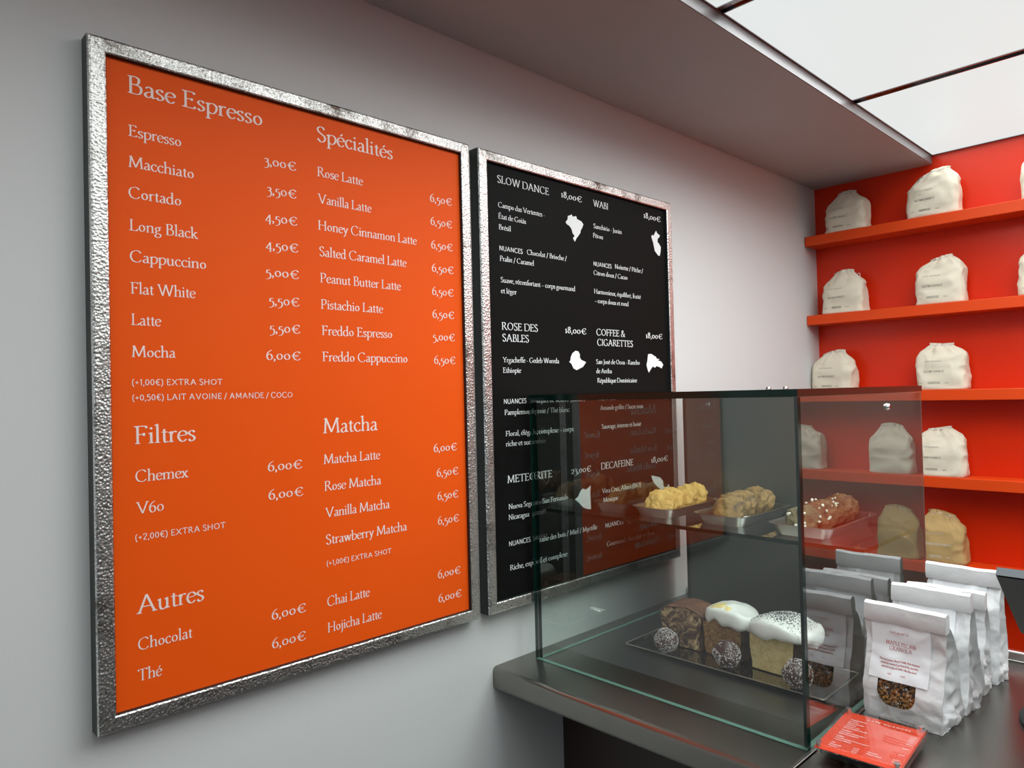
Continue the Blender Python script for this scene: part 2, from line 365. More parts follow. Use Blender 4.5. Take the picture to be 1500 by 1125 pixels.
def glyph(ch, sans, wgt):
    extra = ''
    if ch in ACC: ch, extra = ACC[ch]
    src = SANSD.get(ch) if sans else None
    adv, d = src or LC.get(ch, LC['o'])
    if extra: d = d + ';' + extra
    A, B = (5.2 * wgt, 4.6 * wgt) if sans else (5.9 * wgt, 2.3 * wgt)
    ang = 0.0 if sans else R(14)
    ux, uy = math.cos(ang), math.sin(ang)
    V = []; F = []; lay = [0]
    def strip(pts, closed=False):
        n = len(pts); o = len(V); lay[0] += 1
        for i, (x, y) in enumerate(pts):
            p0 = pts[i - 1] if (closed or i > 0) else pts[i]
            p1 = pts[(i + 1) % n] if (closed or i < n - 1) else pts[i]
            tx, ty = p1[0] - p0[0], p1[1] - p0[1]; m = math.hypot(tx, ty) or 1
            nx, ny = -ty / m, tx / m
            w = math.hypot(A * (nx * ux + ny * uy), B * (-nx * uy + ny * ux))
            V.append((x + nx * w, y + ny * w, lay[0])); V.append((x - nx * w, y - ny * w, lay[0]))
        for i in range(n if closed else n - 1):
            j = (i + 1) % n; F.append((o + 2 * i, o + 2 * j, o + 2 * j + 1, o + 2 * i + 1))
    def poly(ps):
        o = len(V); lay[0] += 1; V.extend([(p[0], p[1], lay[0]) for p in ps]); F.append(tuple(range(o, o + len(ps))))
    for s in d.split(';'):
        t = s.split()
        if not t: continue
        c = [float(k) for k in t[1:]]; P = [(c[i], c[i + 1]) for i in range(0, len(c) - 1, 2)] if t[0] in 'LC' else None
        if t[0] == 'L':
            for a, b in zip(P, P[1:]): strip([a, b])
        elif t[0] == 'C': strip(_spl(P))
        elif t[0] == 'O':
            strip([(c[0] + c[2] * 0.92 * math.cos(k * 2 * PI / 20), c[1] + (c[3] - B) * math.sin(k * 2 * PI / 20)) for k in range(20)], True)
        elif t[0] == 'd': poly([(c[0] + 7 * wgt * math.cos(k * PI / 4), c[1] + 7 * wgt * math.sin(k * PI / 4)) for k in range(8)])
        elif sans: continue
        elif t[0] == 'f':
            h = 4.4 * wgt; y0, y1 = (c[1], c[1] + h) if c[1] < 50 and c[1] > -50 and c[1] not in (41, 60) else (c[1] - h, c[1])
            k = 12; poly([(c[0] - k, y0), (c[0] + k, y0), (c[0] + k, y1), (c[0] - k, y1)])
            m = y1 + 5 if y0 == c[1] else y0 - 5
            yy = y1 if y0 == c[1] else y0
            poly([(c[0] - 8, yy), (c[0] + 8, yy), (c[0] + 4, m), (c[0] - 4, m)])
        elif t[0] in 'gR':
            s_ = 1 if t[0] == 'g' else -1
            poly([(c[0] + 4 * s_, c[1] + 3), (c[0] - 12 * s_, c[1] - 3), (c[0] - 12 * s_, c[1] - 8), (c[0] + 4 * s_, c[1] - 10)])
        elif t[0] == 'r': poly([(c[0] - 3, 0), (c[0] + 13, 3), (c[0] + 13, 7), (c[0] - 3, 11)])
    return adv, V, F
_gc = {}
def text_geo(txt, sans=False, wgt=1.0, track=0):
    x = 0; V = []; F = []
    for ch in txt:
        k = (ch, sans, wgt)
        if k not in _gc: _gc[k] = glyph(*k)
        adv, gv, gf = _gc[k]; o = len(V)
        V += [(x + a, b, l_) for a, b, l_ in gv]; F += [tuple(o + i for i in f) for f in gf]
        x += adv + track
    return V, F, x - track
def put_text(mb, txt, x, z, cap, fn, width=None, sans=False, wgt=1.0, track=0, align='l', mi=0, up=(0, -1, 0)):
    """fn maps flat (x, z) to a 3D point; width (if given) sets the set width of the line"""
    V, F, adv = text_geo(txt, sans, wgt, track)
    xs = [v[0] for v in V]; lo, hi = min(xs), max(xs)
    sy = cap / 100.0; sx = (width / (hi - lo)) if width else sy
    off = {'l': 0, 'c': (hi - lo) / 2, 'r': hi - lo}[align]
    out = []
    for a, b, l_ in V:      # each pen stroke lies a few microns above the last, like layers of ink
        p = fn(x + (a - lo - off) * sx, z + b * sy); e = l_ * 9e-6
        out.append((p[0] + up[0] * e, p[1] + up[1] * e, p[2] + up[2] * e))
    mb.add(out, F, mi)

# ------------------------------------------------------------------ the setting
YB = 2.565      # back wall
ZS = 2.202      # soffit
struct('wall_left', MB().box(-0.12, 0, -4.0, YB, 0, 3.0), M['wall'])
struct('wall_back', MB().box(-0.12, 4.2, YB, YB + 0.12, 0, 3.0), M['orange_wall'])
struct('wall_right', MB().box(4.2, 4.32, -4.0, YB + 0.12, 0, 3.0), M['far_wall'])
struct('floor', MB().box(-0.12, 4.32, -4.12, YB + 0.12, -0.1, 0), M['floor'])
wf = MB()
wf.box(-0.12, 0.45, -4.0, -3.9, 0, 3.0).box(3.35, 4.32, -4.0, -3.9, 0, 3.0).box(0.45, 3.35, -4.0, -3.9, 0, 0.7).box(0.45, 3.35, -4.0, -3.9, 2.7, 3.0)
struct('wall_front', wf, M['far_wall'])
win = struct('window_1', MB().box(0.45, 0.52, -3.98, -3.92, 0.7, 2.7).box(3.28, 3.35, -3.98, -3.92, 0.7, 2.7).box(1.86, 1.94, -3.98, -3.92, 0.7, 2.7).box(0.52, 3.28, -3.98, -3.92, 0.7, 0.77).box(0.52, 3.28, -3.98, -3.92, 2.63, 2.7), M['dark_side'])
for a, b in ((0.52, 1.86), (1.94, 3.28)):
    MB().box(a, b, -3.955, -3.949, 0.77, 2.63).build('pane', M['glass'], win)
XF = 0.377      # soffit edge
struct('ceiling', MB().box(0, 4.2, -4.0, YB, 2.34, 2.44), M['ceiling'])
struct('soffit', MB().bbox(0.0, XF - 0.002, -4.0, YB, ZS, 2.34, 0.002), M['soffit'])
# polished profiles round the light panels
struct('trim_1', MB().box(XF - 0.002, XF, -3.0, YB, ZS + 0.001, 2.34), M['satin'])
ZP = 2.229
rows = [(1.936, 2.560), (1.272, 1.908), (0.608, 1.244), (-0.056, 0.580), (-0.72, -0.084), (-1.384, -0.748)]
k = 0
places = ['last before the orange wall', 'second from the orange wall', 'third from the orange wall', 'fourth from the orange wall', 'fifth from the orange wall', 'sixth from the orange wall']
for i, (ya, yb) in enumerate(rows):
    for j in range(2):
        xa = XF + 0.0035 + j * 1.272; xb = xa + 1.244
        lab = ('white ceiling light panel beside the grey soffit, ' if j == 0 else 'white ceiling light panel away from the soffit, ') + places[i]
        t = empty('ceiling_light', ((xa + xb) / 2, (ya + yb) / 2, ZP), 0, lab, 'light', 'white light panels in the ceiling')
        w, h = (xb - xa) / 2, (yb - ya) / 2
        MB().box(-w, w, -h, h, 0.002, 0.012).build('diffuser', M['diffuser'], t)
        fr = MB()
        fr.box(-w - 0.003, -w, -h - 0.003, h + 0.003, 0, 0.05).box(w, w + 0.003, -h - 0.003, h + 0.003, 0, 0.05)
        fr.box(-w, w, -h - 0.003, -h, 0, 0.05).box(-w, w, h, h + 0.003, 0, 0.05)
        fr.build('frame', M['chrome'], t)
        if i < 6:
            area('ceiling_beam', ((xa + xb) / 2, (ya + yb) / 2, ZP - 0.002), (0, 0, 0), xb - xa - 0.02, yb - ya - 0.02, PANEL_WATT[i] * (1.0, 0.22 if i else 0.04)[j], (0.93, 1.0, 1.0), 162)
# profile strips between the rows
for n, ((ya, yb), (yc, yd)) in enumerate(zip(rows[1:], rows[:-1])):
    struct('trim_%d' % (2 + n), MB().box(XF, 3.0, yb + 0.004, yc - 0.004, ZP + 0.004, ZP + 0.02), M['chrome'])

# ------------------------------------------------------------------ shelves on the orange wall
SH = [2.021, 1.748, 1.484, 1.217, 0.951]
names = ['topmost', 'second from top', 'third from top, level with the glass case lid', 'fourth from top', 'lowest, behind the granola bags']
for z, nm in zip(SH, names):
    o = MB().bbox(0.002, 3.2, 2.468, YB - 0.001, z - 0.033, z, 0.0015).build('wall_shelf', M['orange_shelf'])
    tag(o, 'orange painted wall shelf, ' + nm, 'shelf', 'orange shelves on the back wall')

# ------------------------------------------------------------------ menu boards
YAW2 = R(0.25)
def frame_geo(w, z0, z1, lip, t):
    mb = MB(); N = 46
    prof = [(0, 0), (0, t - 0.004), (0.0015, t - 0.001), (0.004, t), (lip - 0.003, t), (lip - 0.001, t - 0.001), (lip, t - 0.003), (lip, 0)]
    rings = []
    cs = [((0, z0), (1, 1)), ((w, z0), (-1, 1)), ((w, z1), (-1, -1)), ((0, z1), (1, -1))]
    rings = []
    for (cx, cz), (sx, sz) in cs: rings.append([(cx + sx * a, -b, cz + sz * a) for a, b in prof])
    rings.append(rings[0])
    n = len(prof)
    for i in range(4):
        for j in range(n):
            j2 = (j + 1) % n
            a, b, c, d = rings[i][j], rings[i][j2], rings[i + 1][j2], rings[i + 1][j]
            mb.add([a, b, c, d], [(0, 1, 2, 3)], 1 if j == 0 else (2 if j in (5, 6) else 0))  # inner lip faces made black in the colour to suppress their bright highlight
    return mb
BZ0, BZ1 = 1.0705, 1.9895
def board(name, w, yaw, loc, lab, pm, lines, ink, caps, sty):
    t = empty(name, loc, R(90) - yaw, lab, 'menu board', 'framed menu boards on the grey wall')
    frame_geo(w, BZ0, BZ1, 0.0225, 0.028).build('frame', [M['hammered'], M['dark_side'], M['black_plastic']], t)
    p = MB().box(0.008, w - 0.008, -0.020, -0.004, BZ0 + 0.008, BZ1 - 0.008).build('menu_panel', pm, t)
    for (txt, x, z, wd, k) in lines:
        mb = MB(); cap, sans, wgt, tr = sty[k]
        put_text(mb, txt, x, z, cap, lambda a, b: (a, -0.0204, b), wd, sans, wgt, tr)
        mb.build('lettering', ink, p)
    return t, p
B1 = [
('Base Espresso', 0.0500, 1.9251, 0.1911, 'H'), ('Espresso', 0.0497, 1.8659, 0.0695, 'i'), ('Macchiato', 0.0491, 1.8233, 0.0869, 'i'),
('Cortado', 0.0488, 1.7810, 0.0689, 'i'), ('Long Black', 0.0488, 1.7366, 0.0922, 'i'), ('Cappuccino', 0.0492, 1.6940, 0.1021, 'i'),
('Flat White', 0.0491, 1.6505, 0.0867, 'i'), ('Latte', 0.0493, 1.6077, 0.0388, 'i'), ('Mocha', 0.0493, 1.5641, 0.0575, 'i'),
('(+1,00€) EXTRA SHOT', 0.0493, 1.5256, 0.1227, 's'), ('(+0,50€) LAIT AVOINE / AMANDE / COCO', 0.0494, 1.5048, 0.2328, 's'), ('Filtres', 0.0505, 1.4459, 0.0817, 'H'),
('Chemex', 0.0515, 1.3947, 0.0698, 'i'), ('V60', 0.0516, 1.3516, 0.0358, 'i'), ('(+2,00€) EXTRA SHOT', 0.0502, 1.3155, 0.1223, 's'),
('Autres', 0.0501, 1.2167, 0.0898, 'H'), ('Chocolat', 0.0514, 1.1680, 0.0714, 'i'), ('Thé', 0.0503, 1.1266, 0.0313, 'i'),
('3,00€', 0.2431, 1.8666, 0.0534, 'i'), ('3,50€', 0.2468, 1.8220, 0.0492, 'i'), ('4,50€', 0.2427, 1.7786, 0.0540, 'i'),
('4,50€', 0.2426, 1.7357, 0.0546, 'i'), ('5,00€', 0.2423, 1.6933, 0.0553, 'i'), ('5,50€', 0.2467, 1.6495, 0.0508, 'i'),
('5,50€', 0.2469, 1.6063, 0.0510, 'i'), ('6,00€', 0.2402, 1.5638, 0.0576, 'i'), ('6,00€', 0.2392, 1.3921, 0.0574, 'i'),
('6,00€', 0.2395, 1.3488, 0.0580, 'i'), ('6,00€', 0.2408, 1.1649, 0.0574, 'i'), ('6,00€', 0.2406, 1.1212, 0.0565, 'i'),
('Spécialités', 0.3343, 1.9240, 0.1489, 'H'), ('Rose Latte', 0.3338, 1.8659, 0.0866, 'i'), ('Vanilla Latte', 0.3336, 1.8218, 0.1029, 'i'),
('Honey Cinnamon Latte', 0.3333, 1.7779, 0.1988, 'i'), ('Salted Caramel Latte', 0.3346, 1.7349, 0.1735, 'i'), ('Peanut Butter Latte', 0.3352, 1.6917, 0.1594, 'i'),
('Pistachio Latte', 0.3354, 1.6485, 0.1204, 'i'), ('Freddo Espresso', 0.3356, 1.6055, 0.1377, 'i'), ('Freddo Cappuccino', 0.3357, 1.5627, 0.1693, 'i'),
('Matcha', 0.3343, 1.4451, 0.1051, 'H'), ('Matcha Latte', 0.3342, 1.3951, 0.1090, 'i'), ('Rose Matcha', 0.3350, 1.3515, 0.1090, 'i'),
('Vanilla Matcha', 0.3352, 1.3083, 0.1255, 'i'), ('Strawberry Matcha', 0.3358, 1.2643, 0.1604, 'i'), ('(+1,00€) EXTRA SHOT', 0.3362, 1.2295, 0.1257, 's'),
('Chai Latte', 0.3358, 1.1644, 0.0804, 'i'), ('Hojicha Latte', 0.3356, 1.1221, 0.1038, 'i'), ('6,50€', 0.5644, 1.8635, 0.0524, 'i'),
('6,50€', 0.5646, 1.8203, 0.0516, 'i'), ('6,50€', 0.5648, 1.7765, 0.0513, 'i'), ('6,50€', 0.5652, 1.7331, 0.0518, 'i'),
('6,50€', 0.5644, 1.6898, 0.0513, 'i'), ('6,50€', 0.5641, 1.6473, 0.0519, 'i'), ('5,00€', 0.5642, 1.6051, 0.0521, 'i'),
('6,50€', 0.5655, 1.5617, 0.0513, 'i'), ('6,00€', 0.5598, 1.3984, 0.0554, 'i'), ('6,50€', 0.5655, 1.3526, 0.0517, 'i'),
('6,50€', 0.5663, 1.3092, 0.0495, 'i'), ('6,50€', 0.5658, 1.2638, 0.0504, 'i'), ('6,00€', 0.5629, 1.1656, 0.0541, 'i'),
('6,00€', 0.5629, 1.1217, 0.0550, 'i')
]
B2 = [
('SLOW DANCE', 0.0552, 1.9314, 0.1518, 'T'), ('18,00€', 0.2471, 1.9341, 0.0696, 'T'), ('Campo das Vertentes -', 0.0557, 1.8813, 0.1362, 'b'),
('État de Goiás', 0.0554, 1.8582, 0.0792, 'b'), ('Brésil', 0.0562, 1.8361, 0.0336, 'b'), ('NUANCES', 0.0566, 1.7937, 0.0657, 'n'),
('Chocolat / Brioche /', 0.1352, 1.7943, 0.1246, 'b'), ('Pralin / Caramel', 0.0571, 1.7723, 0.0982, 'b'), ('Suave, réconfortant – corps gourmand', 0.0579, 1.7289, 0.2276, 'b'),
('et léger', 0.0576, 1.7070, 0.0446, 'b'), ('WABI', 0.3560, 1.9324, 0.0552, 'T'), ('18,00€', 0.5529, 1.9351, 0.0726, 'T'),
('Sanchirio - Junin', 0.3559, 1.8814, 0.1050, 'b'), ('Pérou', 0.3531, 1.8594, 0.0363, 'b'), ('NUANCES', 0.3524, 1.7939, 0.0659, 'n'),
('Noisette / Pêche /', 0.4312, 1.7953, 0.1125, 'b'), ('Citron doux / Cacao', 0.3515, 1.7728, 0.1278, 'b'), ('Harmonieux, équilibré, fruité', 0.3517, 1.7297, 0.1799, 'b'),
('– corps doux et rond', 0.3528, 1.7083, 0.1280, 'b'), ('ROSE DES', 0.0577, 1.6326, 0.1045, 'T'), ('SABLES', 0.0588, 1.6091, 0.0755, 'T'),
('18,00€', 0.2490, 1.6337, 0.0712, 'T'), ('Yrgacheffe - Gedeb Woreda', 0.0578, 1.5666, 0.1687, 'b'), ('Ethiopie', 0.0578, 1.5454, 0.0514, 'b'),
('NUANCES', 0.0584, 1.4826, 0.0642, 'n'), ('Bouquet de fleurs / Jasmin /', 0.1371, 1.4823, 0.1744, 'b'), ('Pamplemousse rose / Thé blanc', 0.0597, 1.4600, 0.1959, 'b'),
('Floral, élégant, complexe – corps', 0.0609, 1.4168, 0.2071, 'b'), ('riche et sucré', 0.0610, 1.3964, 0.0847, 'b'), ('COFFEE &', 0.3561, 1.6331, 0.1073, 'T'),
('CIGARETTES', 0.3581, 1.6096, 0.1358, 'T'), ('18,00€', 0.5488, 1.6334, 0.0707, 'T'), ('San José de Ocoa - Rancho', 0.3524, 1.5669, 0.1667, 'b'),
('de Arriba', 0.3520, 1.5455, 0.0572, 'b'), ('République Dominicaine', 0.3550, 1.5236, 0.1515, 'b'), ('NUANCES', 0.3605, 1.4828, 0.0616, 'n'),
('Tabac / Bois noir /', 0.4377, 1.4831, 0.1042, 'b'), ('Amande grillée / Sucre roux', 0.3623, 1.4602, 0.1666, 'b'), ('Sauvage, intense et boisé', 0.3664, 1.4167, 0.1517, 'b'),
('METEORITE', 0.0625, 1.3220, 0.1324, 'T'), ('23,00€', 0.2564, 1.3225, 0.0682, 'T'), ('Nueva Segovia - San Fernando', 0.0645, 1.2691, 0.1795, 'b'),
('Nicaragua', 0.0638, 1.2477, 0.0590, 'b'), ('NUANCES', 0.0633, 1.1950, 0.0614, 'n'), ('Fraise des bois / Miel / Myrtille', 0.1426, 1.1896, 0.1981, 'b'),
('Riche, explosif et complexe', 0.0644, 1.1460, 0.1734, 'b'), ('DECAFEINE', 0.3601, 1.3231, 0.1223, 'T'), ('18,00€', 0.5568, 1.3223, 0.0720, 'T'),
('Vera Cruz, Altura (BIO)', 0.3608, 1.2682, 0.1493, 'b'), ('Mexique', 0.3646, 1.2471, 0.0555, 'b'), ('NUANCES', 0.3703, 1.1879, 0.0674, 'n'),
('Tabac, vanille /', 0.4528, 1.1859, 0.0952, 'b'), ('Gourmand, chocolaté et doux', 0.3737, 1.1440, 0.1876, 'b')
]
b1, p1 = board('menu_board', 0.6585, 0, (0.0005, 0.259, 0), 'large orange drinks menu board in a hammered silver metal frame on the grey wall', M['orange_print'], B1, M['ink_pink'], None,
      {'H': (0.0243, False, 0.95, 0), 'i': (0.0155, False, 1.0, 0), 's': (0.0083, True, 1.15, 4)})
b2, p2 = board('menu_board', 0.6655, YAW2, (0.0005, 0.941, 0), 'black coffee bean menu board in a hammered metal frame, partly behind the glass case', M['black_print'], B2, M['ink_white'], None,
      {'T': (0.0150, False, 1.05, 0), 'b': (0.0104, False, 1.05, 0), 'n': (0.0094, True, 1.3, 2)})
MAPS = {
'Brazil': [(0.2677, 1.896), (0.2747, 1.898), (0.2803, 1.9011), (0.2829, 1.8965), (0.2955, 1.8994), (0.2981, 1.8933), (0.3134, 1.89), (0.3198, 1.8844), (0.3157, 1.8763), (0.3098, 1.869), (0.3087, 1.8636), (0.3008, 1.8551), (0.2949, 1.8496), (0.289, 1.8409), (0.2824, 1.848), (0.2887, 1.8534), (0.2814, 1.8598), (0.279, 1.8674), (0.2723, 1.8738), (0.2629, 1.877), (0.2595, 1.8811), (0.266, 1.8875)],
'Peru': [(0.6044, 1.9096), (0.6088, 1.9039), (0.6202, 1.9002), (0.6181, 1.8947), (0.6107, 1.8905), (0.6092, 1.8819), (0.6172, 1.8766), (0.6234, 1.87), (0.6218, 1.8582), (0.6176, 1.8472), (0.6104, 1.8474), (0.5966, 1.8573), (0.5904, 1.8774), (0.5833, 1.8911), (0.586, 1.8966), (0.593, 1.8955)],
'Ethiopia': [(0.2817, 1.5954), (0.2914, 1.5938), (0.2959, 1.5871), (0.2951, 1.5815), (0.2999, 1.5752), (0.3167, 1.5702), (0.3055, 1.5595), (0.2927, 1.5551), (0.2842, 1.552), (0.2732, 1.5556), (0.2668, 1.5655), (0.2593, 1.5703), (0.2638, 1.5737), (0.2646, 1.5801), (0.2704, 1.5893)],
'the Dominican Republic': [(0.5556, 1.5936), (0.5695, 1.5945), (0.5833, 1.589), (0.5886, 1.588), (0.5919, 1.5829), (0.6044, 1.5817), (0.5953, 1.5788), (0.6113, 1.5759), (0.6199, 1.5676), (0.6161, 1.5634), (0.6122, 1.5581), (0.6052, 1.5612), (0.591, 1.5642), (0.5837, 1.56), (0.5733, 1.563), (0.5642, 1.5547), (0.5569, 1.5475), (0.552, 1.5546), (0.5474, 1.5668), (0.5513, 1.5751)],
'Nicaragua': [(0.321, 1.2898), (0.3193, 1.2725), (0.3203, 1.2373), (0.3081, 1.2388), (0.2937, 1.2444), (0.2798, 1.2565), (0.2669, 1.2652), (0.278, 1.2708), (0.2841, 1.2796), (0.293, 1.2865), (0.305, 1.283)],
'Mexico': [(0.5552, 1.2909), (0.5755, 1.2869), (0.5924, 1.2828), (0.6043, 1.2727), (0.6067, 1.2581), (0.619, 1.2543), (0.6288, 1.2623), (0.6335, 1.2553), (0.6281, 1.2469), (0.597, 1.2502), (0.5791, 1.261), (0.5675, 1.2711), (0.5743, 1.2615), (0.5663, 1.2712), (0.5589, 1.2807)]
}
for nm, pts in MAPS.items():
    n = len(pts)
    mb = MB().add([(x, -0.0204, z) for x, z in pts] + [(x, -0.0202, z) for x, z in pts], [tuple(range(n)), tuple(range(n, 2 * n))[::-1]] + [(i, (i + 1) % n, n + (i + 1) % n, n + i) for i in range(n)])
    mb.build('country_silhouette', M['ink_white'], p2, label='white map silhouette of ' + nm)

# ------------------------------------------------------------------ counter
CT = 0.944
ctr = empty('counter', (0, 1.0, 0), 0, 'stainless steel service counter running out from the grey wall', 'counter')
def slab(x0, x1):
    prof = []
    y0, y1, z0, z1, r = -0.006, 0.735, CT - 0.047, CT, 0.010
    for cy, cz, a0 in ((y0 + r, z0 + r, 180), (y1 - 0.003, z0 + 0.003, 270), (y1 - 0.003, z1 - 0.003, 0), (y0 + r, z1 - r, 90)):
        rr = r if cy < 0.5 else 0.003
        for q in range(6):
            a = R(a0 + q * 18); prof.append((cy + rr * math.cos(a), cz + rr * math.sin(a)))
    return MB().rings([[(x, y, z) for y, z in prof] for x in (x0, x1)])
slab(-0.0260, 0.5905).build('worktop', M['steel'], ctr, smooth='auto', label='steel worktop section under the glass case')
slab(0.5965, 3.2).build('worktop', M['steel'], ctr, smooth='auto', label='steel worktop section under the granola bags')
MB().bbox(0.5880, 0.5945, -0.004, 0.73, CT - 0.002, CT + 0.0025, 0.001).build('joint_strip', M['screw'], ctr)
MB().bbox(-0.0255, 3.2, 0.715, 0.733, CT, CT + 0.020, 0.003).build('upstand', M['screw'], ctr)
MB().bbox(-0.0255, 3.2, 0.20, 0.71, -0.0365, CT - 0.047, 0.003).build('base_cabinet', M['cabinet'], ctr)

# ------------------------------------------------------------------ glass display case
GX0, GX1, GY0, GY1, GZ = 0.008, 0.5865, 1.086, 1.672, 1.4985
gt = 0.010
cs = empty('display_case', (0, 0, 0), 0, 'clear glass pastry display case with green edges on the steel counter', 'display case')
E_ = 1
# faces order: -z +z -y +x +y -x
MB().box(GX0, GX1, GY0, GY0 + gt, CT + 0.001, GZ - 0.0125, mis=[2, 1, 0, 1, 0, 1]).build('front_pane', [M['glass'], M['glass_edge'], M['glass_edge_pale']], cs)
MB().box(GX0, GX0 + gt, GY0 + gt + 0.0005, 1.668, CT + 0.001, GZ - 0.0125, mis=[2, 1, 1, 0, 0, 0]).build('side_pane', [M['glass'], M['glass_edge'], M['glass_edge_pale']], cs, label='side pane against the wall')
MB().box(GX1 - gt, GX1, GY0 + gt + 0.0005, 1.668, CT + 0.001, GZ - 0.0125, mis=[2, 1, 1, 0, 0, 0]).build('side_pane', [M['glass'], M['glass_edge'], M['glass_edge_pale']], cs, label='side pane beside the granola bags')
MB().box(GX0 + 0.0005, GX1 + 0.002, GY0 - 0.003, GY1, GZ - 0.012, GZ, mis=[0, 0, 1, 1, 1, 1]).build('top_pane', [M['glass'], M['glass_edge'], M['glass_edge_pale']], cs)
MB().box(GX0 + gt + 0.002, GX1 - gt - 0.001, 1.365, 1.646, 1.1955, 1.2035, mis=[0, 0, 1, 1, 1, 1]).build('glass_shelf', [M['glass'], M['glass_edge'], M['glass_edge_pale']], cs)
MB().bbox(GX0, GX1, 1.6685, 1.6715, CT + 0.001, GZ - 0.013, 0.0008).build('back_panel', M['back_panel'], cs)
def screw(loc, ax, r=0.0062):
    mb = MB(); a = Vector(ax); mb.cyl(loc, ax, r * 1.12, 0.0015, 24); mb.cyl(Vector(loc) + a * 0.0015, ax, r, 0.0035, 24, r2=r * 0.82)
    o = mb.build('screw', M['screw'], cs, smooth='auto')
    sl = MB(); t = a.orthogonal().normalized(); t = (t + a.cross(t) * 0.7).normalized(); b = a.cross(t)
    c = Vector(loc) + a * 0.0052
    sl.add([c + t * r * .7 + b * .0006, c - t * r * .7 + b * .0006, c - t * r * .7 - b * .0006, c + t * r * .7 - b * .0006], [(0, 1, 2, 3)])
    sl.build('slot', M['black_plastic'], o)
screw((GX1 + 0.0002, 1.472, 1.460), (1, 0, 0))
screw((0.085, 1.6682, 1.462), (0, -1, 0), 0.0055)
screw((0.345, 1.48, GZ + 0.0002), (0, 0, 1), 0.0055)
screw((0.383, 1.48, GZ + 0.0002), (0, 0, 1), 0.0055)
# little shelf clips
for x in (GX0 + gt + 0.005, GX1 - gt - 0.009):
    MB().bbox(x - 0.004, x + 0.004, 1.60, 1.62, 1.188, 1.195, 0.001).build('shelf_clip', M['screw'], cs)

# ------------------------------------------------------------------ small trays and cookies
def rrect(hx, hy, r, z, n=5):
    out = []
    for sx, sy, a0 in ((1, 1, 0), (-1, 1, 90), (-1, -1, 180), (1, -1, 270)):
        for k in range(n): a = R(a0 + 90 * k / (n - 1)); out.append((sx * (hx - r) + r * math.cos(a), sy * (hy - r) + r * math.sin(a), z))
    return out
def small_tray(x0, x1, y0, y1, lab):
    t = MB(); hx, hy = (x1 - x0) / 2, (y1 - y0) / 2
    rings = [rrect(hx - 0.016, hy - 0.016, 0.014, 0.0), rrect(hx - 0.006, hy - 0.006, 0.020, 0.021), rrect(hx, hy, 0.022, 0.0225), rrect(hx, hy, 0.022, 0.0238),
             rrect(hx - 0.0065, hy - 0.0065, 0.020, 0.0226), rrect(hx - 0.0168, hy - 0.0168, 0.014, 0.0012)]
    o = t.rings(rings).build('cookie_tray', M['tray'], smooth='auto')
    o.location = ((x0 + x1) / 2, (y0 + y1) / 2, 1.2037)
    tag(o, lab, 'tray', 'small aluminium cookie trays on the glass shelf'); return o
TR = [(0.0195, 0.138, 1.404, 1.642), (0.186, 0.318, 1.408, 1.642), (0.372, 0.508, 1.392, 1.640)]
small_tray(*TR[0], 'small silver tray holding pale yellow cookies, nearest the wall')
small_tray(*TR[1], 'small silver tray holding brown chocolate chunk cookies, middle of three')
small_tray(*TR[2], 'small silver tray holding dark cookies with white chips, beside the orange side')
_ico = {}
def ico(n):
    if n not in _ico:
        bm = bmesh.new(); bmesh.ops.create_icosphere(bm, subdivisions=n, radius=1); bm.verts.index_update()
        _ico[n] = ([v.co.copy() for v in bm.verts], [[v.index for v in f.verts] for f in bm.faces]); bm.free()
    return _ico[n]
def lump(rx, ry, rz, seed, amp, fr, sub=4, flat=1.0, fine=0.25):
    vs, fs = ico(sub); off = Vector((seed * 7.31, seed * 3.7, seed * 1.9)); out = []
    for v in vs:
        d = noise.noise(v * fr + off) * amp + noise.noise(v * fr * 3.1 + off) * amp * fine + abs(noise.noise(v * fr * 1.7 - off)) * -amp * 0.7
        zz = math.copysign(abs(v.z) ** flat, v.z)
        s = 1 + d
        out.append(Vector((v.x * rx * s, v.y * ry * s, zz * rz * (1 + d * 1.6))))
    return out, fs
random.seed(5)
def cookies(tr, n, mats, prefix, grp, ords, chips=False, seed=0):
    xm = (tr[0] + tr[1]) / 2
    for i in range(n):
        rr = 0.0345 + random.uniform(-.002, .003); th = 0.013 + random.uniform(-.001, .002)
        y = tr[2] + 0.043 + i * (tr[3] - tr[2] - 0.080) / (n - 1)
        tilt = R(56 - 3 * (i % 2) + random.uniform(-4, 4)) if i else R(52)
        vs, fs = lump(rr, rr * 0.96, th, seed + i, 0.16, 2.6, 4, 0.75, 0.40)
        rot = Euler((tilt, R(random.uniform(-7, 7)), R(random.uniform(-12, 12)))).to_matrix()
        vs = [rot @ v for v in vs]; zmin = min(v.z for v in vs)
        mb = MB().add(vs, fs)
        m = mats[i % len(mats)] if not isinstance(mats, dict) else mats.get(i, mats['d'])
        o = mb.build('cookie', M[m], smooth=True)
        o.location = (xm + random.uniform(-.010, .010) - 0.004, y, 1.2052 - zmin)
        tag(o, prefix + ', ' + ords[i], 'cookie', grp)
        if chips:
            cv = MB()
            for q in range(17):
                a = random.uniform(0, 2 * PI); ra = random.uniform(0.1, 0.97) ; s = rr * ra
                sgn = 1 if random.random() < .8 else -1
                nrm = Vector((math.cos(a) * s, math.sin(a) * s, sgn * th * math.sqrt(max(0.05, 1 - ra * ra)) * 1.1))
                lv, lf = lump(random.uniform(.0022, .0046), random.uniform(.002, .0034), .0019, q + seed, 0.2, 1.5, 2)
                ro = Euler((0, 0, random.uniform(0, 3))).to_matrix()
                cv.add([rot @ (nrm * 1.02 + ro @ w) for w in lv], lf)
            c = cv.build('white_chips', M['white_chip'], o, smooth=True, kind='stuff')
ords = ['frontmost in its tray', 'second from the front', 'third from the front', 'fourth from the front', 'fifth from the front', 'backmost of its tray']
